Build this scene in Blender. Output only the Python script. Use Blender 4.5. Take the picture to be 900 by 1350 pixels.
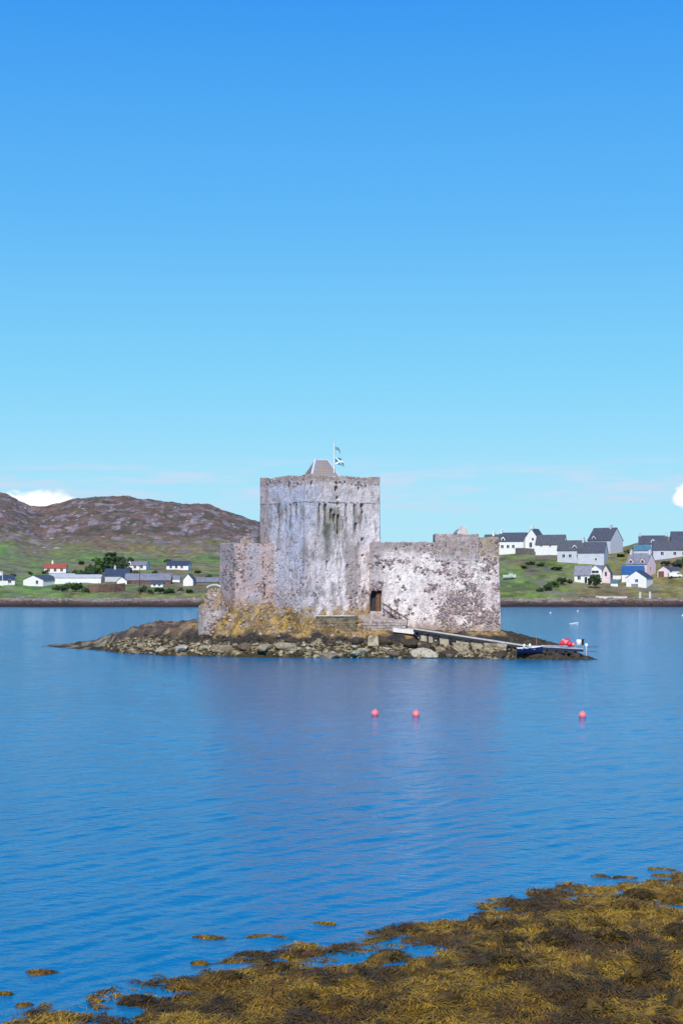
import bpy, bmesh, math, random
import numpy as np
from mathutils import Vector, Matrix

random.seed(7)
RNG = np.random.default_rng(7)
for o in list(bpy.data.objects):
    bpy.data.objects.remove(o, do_unlink=True)
scene = bpy.context.scene
col = scene.collection
R = math.radians

# ------------------------------------------------------------------ camera
EYE, F, HOR = 8.9, 2000.0, 764.0        # eye height, focal length and horizon in photo pixels (900x1350)
cd = bpy.data.cameras.new('camera')
cam = bpy.data.objects.new('camera', cd)
col.objects.link(cam)
cam.location = (0, 0, EYE)
cam.rotation_euler = (R(90), 0, 0)
cd.sensor_fit = 'VERTICAL'
cd.sensor_height = 36.0
cd.lens = 36.0 * F / 1350.0
cd.shift_y = (HOR - 675.0) / 1350.0
cd.clip_start = 0.5
cd.clip_end = 20000
scene.camera = cam

# ------------------------------------------------------------------ world, sun, exposure
SUN_EL, SUN_AZ = 38.0, 187.0            # azimuth clockwise from +Y: behind the viewer, a little to the left
w = bpy.data.worlds.new('World')
scene.world = w
w.use_nodes = True
nt = w.node_tree
nt.nodes.clear()


def N(tree, kind, **kw):
    n = tree.nodes.new(kind)
    for k, v in kw.items():
        if k.startswith('i_'):
            key = k[2:]
            key = int(key) if key.isdigit() else key.replace('_', ' ')
            n.inputs[key].default_value = v
        else:
            setattr(n, k, v)
    return n


def mathn(tree, op, a, b=None, clamp=False):
    n = tree.nodes.new('ShaderNodeMath')
    n.operation = op
    n.use_clamp = clamp
    for i, v in enumerate((a, b)):
        if v is None:
            continue
        if isinstance(v, (int, float)):
            n.inputs[i].default_value = v
        else:
            tree.links.new(v, n.inputs[i])
    return n.outputs[0]


def mixc(tree, f, a, b, blend='MIX'):
    n = tree.nodes.new('ShaderNodeMix')
    n.data_type = 'RGBA'
    n.blend_type = blend
    for i, v in ((0, f), (6, a), (7, b)):
        if isinstance(v, (int, float)):
            n.inputs[i].default_value = v
        elif isinstance(v, tuple):
            n.inputs[i].default_value = v if len(v) == 4 else (*v, 1)
        else:
            tree.links.new(v, n.inputs[i])
    return n.outputs[2]


def ramp(tree, fac, stops):
    n = tree.nodes.new('ShaderNodeValToRGB')
    cr = n.color_ramp
    while len(cr.elements) < len(stops):
        cr.elements.new(0.5)
    for e, (p, c) in zip(cr.elements, stops):
        e.position = p
        e.color = c if len(c) == 4 else (*c, 1)
    tree.links.new(fac, n.inputs[0])
    return n.outputs[0]


def smooth(tree, x, lo, hi):
    n = tree.nodes.new('ShaderNodeMapRange')
    n.interpolation_type = 'SMOOTHSTEP'
    tree.links.new(x, n.inputs[0])
    n.inputs[1].default_value = lo
    n.inputs[2].default_value = hi
    return n.outputs[0]


sky = N(nt, 'ShaderNodeTexSky', sky_type='NISHITA', sun_disc=False, sun_elevation=R(SUN_EL),
        sun_rotation=R(SUN_AZ), altitude=0.0, air_density=1.0, dust_density=0.25, ozone_density=2.5)
hs = N(nt, 'ShaderNodeHueSaturation', i_Hue=0.497, i_Saturation=1.22, i_Value=1.0)
nt.links.new(sky.outputs[0], hs.inputs['Color'])
tc = N(nt, 'ShaderNodeTexCoord')
sep = N(nt, 'ShaderNodeSeparateXYZ')
nt.links.new(tc.outputs['Generated'], sep.inputs[0])
az = mathn(nt, 'ARCTAN2', sep.outputs[0], sep.outputs[1])
el = mathn(nt, 'ARCSINE', sep.outputs[2])
cmb = N(nt, 'ShaderNodeCombineXYZ')
nt.links.new(mathn(nt, 'MULTIPLY', az, 70.0), cmb.inputs[0])
nt.links.new(mathn(nt, 'MULTIPLY', el, 130.0), cmb.inputs[1])
cn = N(nt, 'ShaderNodeTexNoise', noise_dimensions='3D', i_Scale=1.0, i_Detail=6.0, i_Roughness=0.6)
nt.links.new(cmb.outputs[0], cn.inputs['Vector'])


def blob(px, py, rx, ry, amp=1.5):
    """soft cumulus in direction (px, py); radii in photo pixels"""
    a0, e0 = math.atan((px - 450) / F), math.atan((HOR - py) / F)
    dx = mathn(nt, 'DIVIDE', mathn(nt, 'SUBTRACT', az, a0), rx / F)
    dy = mathn(nt, 'DIVIDE', mathn(nt, 'SUBTRACT', el, e0), ry / F)
    d = mathn(nt, 'SQRT', mathn(nt, 'ADD', mathn(nt, 'MULTIPLY', dx, dx), mathn(nt, 'MULTIPLY', dy, dy)))
    d = mathn(nt, 'ADD', d, mathn(nt, 'MULTIPLY', mathn(nt, 'SUBTRACT', cn.outputs[0], 0.5), amp))
    n = smooth(nt, d, 1.1, 0.6)
    return n


cum = blob(48, 666, 50, 19)
for b in ((20, 664, 30, 12), (905, 655, 19, 16), (915, 662, 20, 16), (-70, 660, 60, 24)):
    cum = mathn(nt, 'MAXIMUM', cum, blob(*b))
# thin streaks low in the sky
cmb2 = N(nt, 'ShaderNodeCombineXYZ')
nt.links.new(mathn(nt, 'MULTIPLY', az, 14.0), cmb2.inputs[0])
nt.links.new(mathn(nt, 'MULTIPLY', el, 120.0), cmb2.inputs[1])
sn = N(nt, 'ShaderNodeTexNoise', noise_dimensions='3D', i_Scale=1.0, i_Detail=5.0, i_Roughness=0.55)
nt.links.new(cmb2.outputs[0], sn.inputs['Vector'])
band = mathn(nt, 'MULTIPLY', smooth(nt, el, 0.036, 0.056), smooth(nt, el, 0.085, 0.062))
streak = mathn(nt, 'MULTIPLY', mathn(nt, 'MULTIPLY', smooth(nt, sn.outputs[0], 0.40, 0.66), band), 0.95)
# the sky of the photograph is a strongly saturated blue overhead: curve Nishita's colours towards it
grad = ramp(nt, mathn(nt, 'DIVIDE', el, math.pi / 2), [
    (0.0, (.40, .79, .98)), (.04, (.355, .755, .985)), (.085, (.22, .665, .99)), (.15, (.115, .50, .985)),
    (.235, (.036, .335, .95)), (.40, (.015, .21, .80)), (1.0, (.008, .12, .58))])
grad = mixc(nt, 1.0, grad, (10.0, 10.0, 10.0), 'MULTIPLY')
skyc = mixc(nt, 0.85, hs.outputs[0], grad)
skyc = mixc(nt, streak, skyc, (5.6, 7.4, 9.2))
skyc = mixc(nt, cum, skyc, (10.5, 10.8, 11.2))
bg = N(nt, 'ShaderNodeBackground', i_Strength=0.1)
nt.links.new(skyc, bg.inputs[0])
wo = N(nt, 'ShaderNodeOutputWorld')
nt.links.new(bg.outputs[0], wo.inputs[0])

sd = bpy.data.lights.new('sun', 'SUN')
sd.energy = 4.2
sd.angle = R(0.5)
sd.color = (1.0, 0.94, 0.84)
sun = bpy.data.objects.new('sun', sd)
col.objects.link(sun)
sv = Vector((math.sin(R(SUN_AZ)) * math.cos(R(SUN_EL)), math.cos(R(SUN_AZ)) * math.cos(R(SUN_EL)), math.sin(R(SUN_EL))))
sun.rotation_euler = sv.to_track_quat('Z', 'Y').to_euler()
sun.location = sv * 100

vs = scene.view_settings
vs.view_transform = 'Standard'
vs.look = 'None'
vs.exposure = 0.0
vs.gamma = 1.0
vs.use_curve_mapping = False


# ------------------------------------------------------------------ numpy noise
def _h(ix, iy, seed):
    h = (ix.astype(np.int64) * 374761393 + iy.astype(np.int64) * 668265263 + seed * 974634777) & 0xffffffff
    h = ((h ^ (h >> 13)) * 1274126177) & 0xffffffff
    h = ((h ^ (h >> 16)) * 2246822519) & 0xffffffff
    return ((h ^ (h >> 15)) & 0xffffff) / float(0xffffff)


def vn(x, y, seed=0):
    x = np.asarray(x, float); y = np.asarray(y, float)
    ix, iy = np.floor(x), np.floor(y)
    fx, fy = x - ix, y - iy
    fx = fx * fx * (3 - 2 * fx); fy = fy * fy * (3 - 2 * fy)
    a, b = _h(ix, iy, seed), _h(ix + 1, iy, seed)
    c, d = _h(ix, iy + 1, seed), _h(ix + 1, iy + 1, seed)
    return (a * (1 - fx) + b * fx) * (1 - fy) + (c * (1 - fx) + d * fx) * fy


def fbm(x, y, seed=0, oct=5, gain=0.5):
    """0..1, mean 0.5"""
    t, a, s = 0, 1.0, 0
    for k in range(oct):
        t = t + a * vn(x * 2 ** k + 17.3 * k, y * 2 ** k - 9.1 * k, seed + k)
        s += a
        a *= gain
    return t / s


def sstep(x, a, b):
    t = np.clip((x - a) / (b - a), 0, 1)
    return t * t * (3 - 2 * t)


def lerp3(c, d, f):
    f = np.asarray(f)[..., None]
    return c * (1 - f) + np.asarray(d, float) * f


# ------------------------------------------------------------------ object helpers
def tag(o, label=None, cat=None, group=None, kind=None):
    if label: o['label'] = label
    if cat: o['category'] = cat
    if group: o['group'] = group
    if kind: o['kind'] = kind
    return o


def empty(name, loc, rz=0.0):
    o = bpy.data.objects.new(name, None)
    o.location = loc
    o.rotation_euler = (0, 0, rz)
    o.empty_display_size = 0.3
    col.objects.link(o)
    return o


def link(name, me, parent=None, loc=None):
    o = bpy.data.objects.new(name, me)
    if parent is not None: o.parent = parent
    if loc is not None: o.location = loc
    col.objects.link(o)
    return o


def mesh_np(name, V, Fc, mat, cols=None, smooth_=False):
    me = bpy.data.meshes.new(name)
    V = np.asarray(V, np.float32)
    Fc = np.asarray(Fc, np.int32)
    n = Fc.shape[1]
    me.vertices.add(len(V)); me.vertices.foreach_set('co', V.ravel())
    me.loops.add(Fc.size); me.loops.foreach_set('vertex_index', Fc.ravel())
    me.polygons.add(len(Fc))
    me.polygons.foreach_set('loop_start', np.arange(0, Fc.size, n, dtype=np.int32))
    me.polygons.foreach_set('loop_total', np.full(len(Fc), n, np.int32))
    if smooth_: me.polygons.foreach_set('use_smooth', np.ones(len(Fc), bool))
    me.update(calc_edges=True)
    if cols is not None:
        a = me.color_attributes.new('Col', 'FLOAT_COLOR', 'POINT')
        c = np.ones((len(V), 4), np.float32)
        c[:, :cols.shape[1]] = cols
        a.data.foreach_set('color', c.ravel())
    me.materials.append(mat)
    return me


def grid_faces(nx, ny, wrap=False):
    i = np.arange(nx if wrap else nx - 1)
    j = np.arange(ny - 1)
    I, J = np.meshgrid(i, j, indexing='ij')
    I2 = (I + 1) % nx
    return np.stack([I * ny + J, I2 * ny + J, I2 * ny + J + 1, I * ny + J + 1], -1).reshape(-1, 4)


class MB:
    """collects shapes that become ONE mesh object"""
    def __init__(self):
        self.v, self.f = [], []

    def poly(self, pts, faces):
        b = len(self.v)
        self.v += [tuple(p) for p in pts]
        self.f += [tuple(b + i for i in f) for f in faces]
        return self

    def box(self, x0, x1, y0, y1, z0, z1, M=None):
        p = [(x, y, z) for z in (z0, z1) for (x, y) in ((x0, y0), (x1, y0), (x1, y1), (x0, y1))]
        if M is not None: p = [M @ Vector(q) for q in p]
        return self.poly(p, [(3, 2, 1, 0), (4, 5, 6, 7), (0, 1, 5, 4), (1, 2, 6, 5), (2, 3, 7, 6), (3, 0, 4, 7)])

    def prism(self, outline, a, b, axis='y'):
        """outline of (u, z) pairs extruded along y or x from a to b"""
        n = len(outline)
        if axis == 'y':
            p = [(u, a, z) for u, z in outline] + [(u, b, z) for u, z in outline]
        else:
            p = [(a, u, z) for u, z in outline] + [(b, u, z) for u, z in outline]
        f = [tuple(range(n))[::-1], tuple(range(n, 2 * n))] + [(i, (i + 1) % n, n + (i + 1) % n, n + i) for i in range(n)]
        return self.poly(p, f)

    def tube(self, pts, r, sides=8, r2=None):
        pts = [Vector(p) for p in pts]
        rings = []
        n = len(pts)
        for i, p in enumerate(pts):
            d = (pts[min(i + 1, n - 1)] - pts[max(i - 1, 0)]).normalized()
            a = d.orthogonal().normalized() if abs(d.z) > .9 else d.cross(Vector((0, 0, 1))).normalized()
            b = d.cross(a)
            rr = r if r2 is None else r + (r2 - r) * i / (n - 1)
            rings.append([p + (a * math.cos(t) + b * math.sin(t)) * rr for t in [2 * math.pi * k / sides for k in range(sides)]])
        base = len(self.v)
        for rg in rings: self.v += [tuple(q) for q in rg]
        for i in range(n - 1):
            for k in range(sides):
                k2 = (k + 1) % sides
                self.f.append((base + i * sides + k, base + i * sides + k2, base + (i + 1) * sides + k2, base + (i + 1) * sides + k))
        self.f.append(tuple(base + k for k in range(sides))[::-1])
        self.f.append(tuple(base + (n - 1) * sides + k for k in range(sides)))
        return self

    def lathe(self, prof, c=(0, 0, 0), sides=16):
        base = len(self.v)
        for r, z in prof:
            self.v += [(c[0] + r * math.cos(2 * math.pi * k / sides), c[1] + r * math.sin(2 * math.pi * k / sides), c[2] + z) for k in range(sides)]
        for i in range(len(prof) - 1):
            for k in range(sides):
                k2 = (k + 1) % sides
                self.f.append((base + i * sides + k, base + i * sides + k2, base + (i + 1) * sides + k2, base + (i + 1) * sides + k))
        self.f.append(tuple(base + k for k in range(sides))[::-1])
        self.f.append(tuple(base + (len(prof) - 1) * sides + k for k in range(sides)))
        return self

    def build(self, name, mat, parent=None, smooth_=False):
        me = bpy.data.meshes.new(name)
        me.from_pydata(self.v, [], self.f)
        me.materials.append(mat)
        if smooth_: me.polygons.foreach_set('use_smooth', [True] * len(me.polygons))
        me.update()
        return link(name, me, parent)


# ------------------------------------------------------------------ materials
def new_mat(name):
    m = bpy.data.materials.new(name)
    m.use_nodes = True
    t = m.node_tree
    return m, t, t.nodes['Principled BSDF']


def paint(name, c, rough=0.7, vary=0.15, scale=2.0, bump=0.0, metal=0.0, spec=0.5, c2=None, bscale=None):
    """plain material with a procedural tone variation"""
    m, t, p = new_mat(name)
    g = N(t, 'ShaderNodeNewGeometry')
    n = N(t, 'ShaderNodeTexNoise', i_Scale=scale, i_Detail=5.0, i_Roughness=0.65)
    t.links.new(g.outputs['Position'], n.inputs['Vector'])
    dark = tuple(x * (1 - vary * 2) for x in c) if c2 is None else c2
    lite = tuple(min(1, x * (1 + vary)) for x in c)
    t.links.new(ramp(t, n.outputs[0], [(0.3, dark), (0.55, c), (0.75, lite)]), p.inputs['Base Color'])
    p.inputs['Roughness'].default_value = rough
    p.inputs['Metallic'].default_value = metal
    p.inputs['Specular IOR Level'].default_value = spec
    if bump:
        n2 = N(t, 'ShaderNodeTexNoise', i_Scale=bscale or scale * 6, i_Detail=5.0)
        t.links.new(g.outputs['Position'], n2.inputs['Vector'])
        b = N(t, 'ShaderNodeBump', i_Strength=0.8, i_Distance=bump)
        t.links.new(n2.outputs[0], b.inputs['Height'])
        t.links.new(b.outputs[0], p.inputs['Normal'])
    return m


def attr_mat(name, rough=0.85, scale=6.0, vary=0.35, bump=0.04, spec=0.3, bscale=None):
    """base colour from the mesh's albedo attribute, broken up by procedural noise"""
    m, t, p = new_mat(name)
    g = N(t, 'ShaderNodeNewGeometry')
    a = N(t, 'ShaderNodeAttribute', attribute_name='Col')
    n = N(t, 'ShaderNodeTexNoise', i_Scale=scale, i_Detail=6.0, i_Roughness=0.7)
    t.links.new(g.outputs['Position'], n.inputs['Vector'])
    f = ramp(t, n.outputs[0], [(0.25, (1 - vary,) * 3), (0.5, (1, 1, 1)), (0.8, (1 + vary * .7,) * 3)])
    t.links.new(mixc(t, 1.0, a.outputs['Color'], f, 'MULTIPLY'), p.inputs['Base Color'])
    p.inputs['Roughness'].default_value = rough
    p.inputs['Specular IOR Level'].default_value = spec
    n2 = N(t, 'ShaderNodeTexNoise', i_Scale=bscale or scale * 2, i_Detail=6.0, i_Roughness=0.65)
    t.links.new(g.outputs['Position'], n2.inputs['Vector'])
    b = N(t, 'ShaderNodeBump', i_Strength=1.0, i_Distance=bump)
    t.links.new(n2.outputs[0], b.inputs['Height'])
    t.links.new(b.outputs[0], p.inputs['Normal'])
    return m


def castle_mat():
    m, t, p = new_mat('rubble_and_limewash')
    g = N(t, 'ShaderNodeNewGeometry')
    a = N(t, 'ShaderNodeAttribute', attribute_name='Col')
    mp = N(t, 'ShaderNodeMapping')
    mp.inputs['Scale'].default_value = (1, 1, 1.5)
    t.links.new(g.outputs['Position'], mp.inputs[0])
    wob = N(t, 'ShaderNodeTexNoise', i_Scale=2.5, i_Detail=2.0)
    t.links.new(g.outputs['Position'], wob.inputs['Vector'])
    wv = mixc(t, 0.16, mp.outputs[0], wob.outputs['Color'], 'LINEAR_LIGHT')
    v = N(t, 'ShaderNodeTexVoronoi', i_Scale=3.7, i_Randomness=0.95)
    v2 = N(t, 'ShaderNodeTexVoronoi', feature='DISTANCE_TO_EDGE', i_Scale=3.7, i_Randomness=0.95)
    t.links.new(wv, v.inputs['Vector']); t.links.new(wv, v2.inputs['Vector'])
    sc = N(t, 'ShaderNodeSeparateColor'); t.links.new(v.outputs['Color'], sc.inputs[0])
    stone = ramp(t, sc.outputs[0], [(0.0, (.15, .12, .12)), (.3, (.32, .235, .22)), (.5, (.42, .31, .28)), (.7, (.27, .25, .28)), (1.0, (.52, .40, .35))])
    inside = smooth(t, v2.outputs['Distance'], 0.05, 0.16)
    # a stone shows where the wash is worn: alpha gives how worn the place is, each cell differs
    worn = mathn(t, 'ADD', a.outputs['Alpha'], mathn(t, 'MULTIPLY', mathn(t, 'SUBTRACT', sc.outputs[1], 0.5), 0.9))
    pat = N(t, 'ShaderNodeTexNoise', i_Scale=0.9, i_Detail=4.0, i_Roughness=0.7)
    t.links.new(g.outputs['Position'], pat.inputs['Vector'])
    worn = mathn(t, 'ADD', worn, mathn(t, 'MULTIPLY', mathn(t, 'SUBTRACT', pat.outputs[0], 0.5), 1.4))
    f = mathn(t, 'MULTIPLY', smooth(t, worn, 0.45, 0.75), inside)
    # fine vertical weathering and pits in the wash
    mp2 = N(t, 'ShaderNodeMapping'); mp2.inputs['Scale'].default_value = (2.6, 2.6, .8)
    t.links.new(g.outputs['Position'], mp2.inputs[0])
    st = N(t, 'ShaderNodeTexNoise', i_Scale=1.0, i_Detail=6.0, i_Roughness=0.7)
    t.links.new(mp2.outputs[0], st.inputs['Vector'])
    fine = N(t, 'ShaderNodeTexNoise', i_Scale=5.0, i_Detail=6.0, i_Roughness=0.8)
    t.links.new(g.outputs['Position'], fine.inputs['Vector'])
    c = mixc(t, 1.0, a.outputs['Color'], ramp(t, st.outputs[0], [(.3, (.62, .60, .62)), (.5, (1, 1, 1)), (.7, (1.12, 1.10, 1.08))]), 'MULTIPLY')
    c = mixc(t, 1.0, c, ramp(t, fine.outputs[0], [(.3, (.42, .38, .38)), (.47, (1, 1, 1)), (.7, (1.18, 1.18, 1.18))]), 'MULTIPLY')
    c = mixc(t, f, c, stone)
    t.links.new(c, p.inputs['Base Color'])
    p.inputs['Roughness'].default_value = 0.9
    p.inputs['Specular IOR Level'].default_value = 0.2
    h = mathn(t, 'ADD', mathn(t, 'MULTIPLY', v2.outputs['Distance'], 0.6), mathn(t, 'MULTIPLY', fine.outputs[0], 0.5))
    b = N(t, 'ShaderNodeBump', i_Strength=1.0, i_Distance=0.16)
    t.links.new(h, b.inputs['Height']); t.links.new(b.outputs[0], p.inputs['Normal'])
    return m


def water_mat():
    m, t, p = new_mat('sea_water')
    g = N(t, 'ShaderNodeNewGeometry')

    def layer(scale, rot, sx, sy, detail=3.0, rough=0.55):
        mp = N(t, 'ShaderNodeMapping')
        mp.inputs['Rotation'].default_value = (0, 0, R(rot))
        mp.inputs['Scale'].default_value = (sx, sy, 1)
        t.links.new(g.outputs['Position'], mp.inputs[0])
        n = N(t, 'ShaderNodeTexNoise', i_Scale=scale, i_Detail=detail, i_Roughness=rough)
        t.links.new(mp.outputs[0], n.inputs['Vector'])
        return n.outputs[0]
    chop = layer(2.6, 12, 0.8, 1.0, 4.0, 0.6)
    mid = layer(0.55, -18, 0.7, 1.0, 3.0)
    swell = layer(0.12, 8, 0.5, 1.0, 2.0)
    sp = N(t, 'ShaderNodeSeparateXYZ'); t.links.new(g.outputs['Position'], sp.inputs[0])
    # long low ripples running in towards the weed
    mpw = N(t, 'ShaderNodeMapping'); mpw.inputs['Rotation'].default_value = (0, 0, R(-40))
    t.links.new(g.outputs['Position'], mpw.inputs[0])
    wv = N(t, 'ShaderNodeTexWave', wave_type='BANDS', bands_direction='Y', i_Scale=0.26, i_Distortion=7.0, i_Detail=2.0, i_Detail_Scale=0.5)
    t.links.new(mpw.outputs[0], wv.inputs['Vector'])
    patch = layer(0.05, 30, 1.0, 1.0, 2.0)
    near = mathn(t, 'MULTIPLY', smooth(t, sp.outputs[1], 80.0, 45.0), smooth(t, patch, .35, .65))
    far = smooth(t, sp.outputs[1], 60.0, 260.0)
    h = mathn(t, 'ADD', mathn(t, 'MULTIPLY', chop, 0.045), mathn(t, 'MULTIPLY', mid, 0.06))
    h = mathn(t, 'MULTIPLY', h, mathn(t, 'ADD', 1.15, mathn(t, 'MULTIPLY', far, 1.0)))
    h = mathn(t, 'ADD', h, mathn(t, 'MULTIPLY', mathn(t, 'MULTIPLY', wv.outputs['Fac'], near), 0.022))
    b = N(t, 'ShaderNodeBump', i_Strength=1.0, i_Distance=1.0)
    t.links.new(h, b.inputs['Height']); t.links.new(b.outputs[0], p.inputs['Normal'])
    pn = layer(0.02, 5, 0.25, 1.0, 3.0)
    t.links.new(ramp(t, pn, [(.35, (.0, .15, .315)), (.65, (.0, .185, .375))]), p.inputs['Base Color'])
    p.inputs['Roughness'].default_value = 0.12
    p.inputs['IOR'].default_value = 1.333
    p.inputs['Specular IOR Level'].default_value = 0.31
    return m


M = {}
M['castle'] = castle_mat()
M['water'] = water_mat()
M['rock'] = attr_mat('rock', scale=3.0, vary=0.7, bump=0.14, bscale=5)
M['stones'] = attr_mat('stones', scale=5.0, vary=0.3, bump=0.03)
M['weed'] = attr_mat('seaweed', rough=0.65, scale=9.0, vary=0.6, bump=0.06, spec=0.3, bscale=16)
M['frond'] = attr_mat('seaweed_fronds', rough=0.6, scale=20.0, vary=0.35, bump=0.01, spec=0.2)
M['grass'] = attr_mat('grass', scale=3.0, vary=0.3, bump=0.02)
M['land'] = attr_mat('moor', scale=0.3, vary=0.45, bump=1.0, bscale=0.5)
M['leaf'] = attr_mat('leaves', scale=1.5, vary=0.3, bump=0.02)
M['harl'] = paint('white_harling', (.78, .77, .76), 0.9, .06, 1.2, bump=.02)
M['harlgreyshade'] = paint('grey_and_cloud_shade_harling', (.52, .54, .62), 0.9, .08, 1.0, bump=.02)  # grey walls; on the crest houses cloud shadow is put into this colour
M['harlpink'] = paint('pink_harling', (.74, .58, .60), 0.9, .08, 1.0, bump=.02)
M['cream'] = paint('cream_harling', (.70, .66, .55), 0.9, .08, 1.0)
M['slate'] = paint('slate', (.085, .09, .115), 0.65, .25, 1.5, bump=.03, bscale=3)
M['slateblue'] = paint('dark_blue_slate', (.05, .065, .11), 0.6, .25, 1.5, bump=.03, bscale=3)
M['roofgrey'] = paint('grey_roof_sheet', (.24, .24, .28), 0.7, .2, .8)
M['rooflight'] = paint('pale_roof_sheet', (.55, .55, .55), 0.7, .1, .8)
M['red'] = paint('red_tiles', (.42, .09, .06), 0.7, .2, 1.5, bump=.03)
M['blueroof'] = paint('bright_blue_sheet', (.03, .11, .30), 0.5, .15, 1.0)
M['tealroof'] = paint('teal_sheet', (.08, .20, .28), 0.6, .2, 1.0)
M['glass'] = paint('window_glass', (.02, .025, .035), 0.12, .2, 1.0)
M['frame'] = paint('white_window_frame', (.75, .75, .74), 0.5, .05, 3.0)
M['stonewall'] = paint('dry_stone', (.20, .17, .15), 0.9, .35, 2.0, bump=.08)
M['brownwall'] = paint('red_brown_bank', (.17, .10, .075), 0.95, .3, .8, bump=.1)
M['wood'] = paint('dark_weathered_timber', (.035, .032, .035), 0.8, .3, 6.0, bump=.01)
M['doorwood'] = paint('brown_oak', (.19, .075, .035), 0.7, .25, 5.0, bump=.01)
M['browndoor'] = paint('brown_garage_door', (.16, .07, .04), 0.7, .15, 5.0)
M['deck'] = paint('bleached_deck_boards', (.55, .52, .50), 0.8, .15, 4.0, bump=.01)
M['concrete'] = paint('pale_concrete', (.60, .56, .50), 0.85, .15, 1.5, bump=.02)
M['concretecream'] = paint('stained_cream_concrete', (.38, .31, .21), 0.9, .3, 1.6, bump=.05, c2=(.12, .10, .05))
M['rubber'] = paint('tyre_rubber', (.022, .022, .024), 0.85, .2, 6.0)
M['white'] = paint('white_paint', (.82, .82, .82), 0.4, .04, 3.0)
M['bluehull'] = paint('dark_blue_hull', (.012, .022, .085), 0.35, .1, 3.0)
M['pink'] = paint('pink_red_float', (.95, .22, .25), 0.35, .1, 6.0)
M['redfloat'] = paint('red_float', (.70, .03, .05), 0.4, .15, 6.0)
M['metal'] = paint('galvanised_steel', (.35, .36, .38), 0.45, .15, 6.0, metal=.6)
M['iron'] = paint('rusty_iron', (.06, .035, .028), 0.7, .3, 8.0)
M['lead'] = paint('pale_lead', (.62, .62, .64), 0.6, .1, 4.0)
M['roofslate_c'] = paint('lichened_slate', (.30, .285, .30), 0.85, .2, 1.1, bump=.04, c2=(.44, .28, .13), bscale=6)
M['flagteal'] = paint('blue_flag_cloth', (.03, .22, .28), 0.8, .1, 4.0)
M['flagwhite'] = paint('white_flag_cloth', (.80, .84, .84), 0.8, .03, 4.0)
M['flaggrey'] = paint('faded_flag_cloth', (.22, .34, .40), 0.8, .1, 4.0)
M['rope'] = paint('rope', (.35, .30, .22), 0.9, .2, 8.0)
M['bark'] = paint('bark', (.08, .06, .045), 0.9, .2, 4.0, bump=.02)


def X(px, Y): return (px - 450.0) * Y / F
def Zat(py, Y): return EYE + (HOR - py) * Y / F
def P(px, py, Y): return Vector((X(px, Y), Y, Zat(py, Y)))


# ------------------------------------------------------------------ sea
GR = .0026
wr = 22.0 * np.exp(np.arange(0, math.log(524 / 22.0), GR))
wc = np.linspace(-.50, .50, 460)
WC, WY = np.meshgrid(wc, wr, indexing='ij')
WX = WC * WY
hgt = np.zeros_like(WX)
rw_ = np.random.default_rng(11)
gust = .75 + .6 * (fbm(WX / 30, WY / 55, 301, 3) - .5) * 2
for i in range(54):
    lam = .30 * (4.2 / .30) ** (i / 53)
    band_ = .55 < lam < 1.5
    th = R(140) + rw_.normal() * (.22 if band_ else .65)
    k_ = 2 * math.pi / lam
    vis = np.clip(lam / (.0023 * WY * 4.5) - .6, 0, 1)
    hgt += (1 + 1.1 * (1 - sstep(WY, 48, 75)) * band_) * vis * (.0235 * (1.4 - 1.0 * i / 53) / k_) * np.sin(k_ * (WX * math.cos(th) + WY * math.sin(th)) + rw_.uniform(0, 6.28) + 1.5 * vn(WX / lam / 9, WY / lam / 9, 310 + i))
hgt *= gust * (.5 + .5 * sstep(WY, 40, 85) + .7 * sstep(WY, 150, 420))
me = mesh_np('sea', np.stack([WX, WY, hgt], -1).reshape(-1, 3), grid_faces(len(wc), len(wr)), M['water'], None, True)
tag(link('sea', me), kind='structure')
me = bpy.data.meshes.new('sea')
me.from_pydata([(-4000, 8, -.14), (4000, 8, -.14), (4000, 5200, -.14), (-4000, 5200, -.14)], [], [(0, 1, 2, 3)])
me.materials.append(M['water'])
tag(link('sea', me), kind='structure')

# ------------------------------------------------------------------ far land (both sides of the bay)
SKY_L = ([-700, -300, -100, 0, 20, 40, 60, 90, 110, 130, 160, 195, 220, 240, 270, 290, 310, 330, 345, 400, 480, 560, 640],
         [560, 590, 630, 649, 656, 667, 668, 664, 660, 658.5, 658.5, 661, 666, 669, 668, 673, 681, 687, 692, 705, 728, 735, 738])
FR_L = ([470, 492, 496, 503, 506, 520, 545, 580, 640, 720, 850, 1050, 1300, 1550, 1700, 2100, 3200],
        [-.13, -.085, -.06, -.01, 0, .05, .10, .165, .25, .34, .46, .64, .84, 1.0, 1.0, .85, .2])
SKY_R = ([500, 600, 650, 700, 760, 820, 840, 860, 880, 900, 1000, 1300, 1700],
         [752, 740, 730, 724, 722, 722, 716, 714, 710, 703, 690, 670, 660])
FR_R = ([470, 492, 496, 503, 506, 515, 530, 550, 575, 600, 640, 700, 900, 1550, 3200],
        [-.25, -.17, -.1, -.02, 0, .10, .27, .47, .68, .86, 1.0, 1.0, .7, .3, .1])


def far_py(px, Y):
    l = 789 + (np.interp(px, *SKY_L) - 789) * np.interp(Y, *FR_L)
    r = 790 + (np.interp(px, *SKY_R) - 790) * np.interp(Y, *FR_R)
    f = sstep(px, 470, 600)
    return l * (1 - f) + r * f


def far_z(x, Y, noise=True):
    x = np.asarray(x, float); Y = np.asarray(Y, float)
    px = 450 + x * F / Y
    z = EYE + (HOR - far_py(px, Y)) * Y / F
    if noise:
        a = sstep(Y, 640, 1100)
        z = z + a * (fbm(x / 90, Y / 130, 3, 5) - .5) * 15 + a * np.abs(fbm(x / 24, Y / 30, 9, 5) - .5) * 9 - a * 1.0
        z = z + (fbm(x / 14, Y / 14, 5, 4) - .5) * 1.6 * sstep(Y, 505, 530) + (fbm(x / 3.2, Y / 3.2, 6, 4) - .5) * 1.7 * (1 - sstep(Y, 510, 530)) * sstep(Y, 492, 497)
    return z


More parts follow.
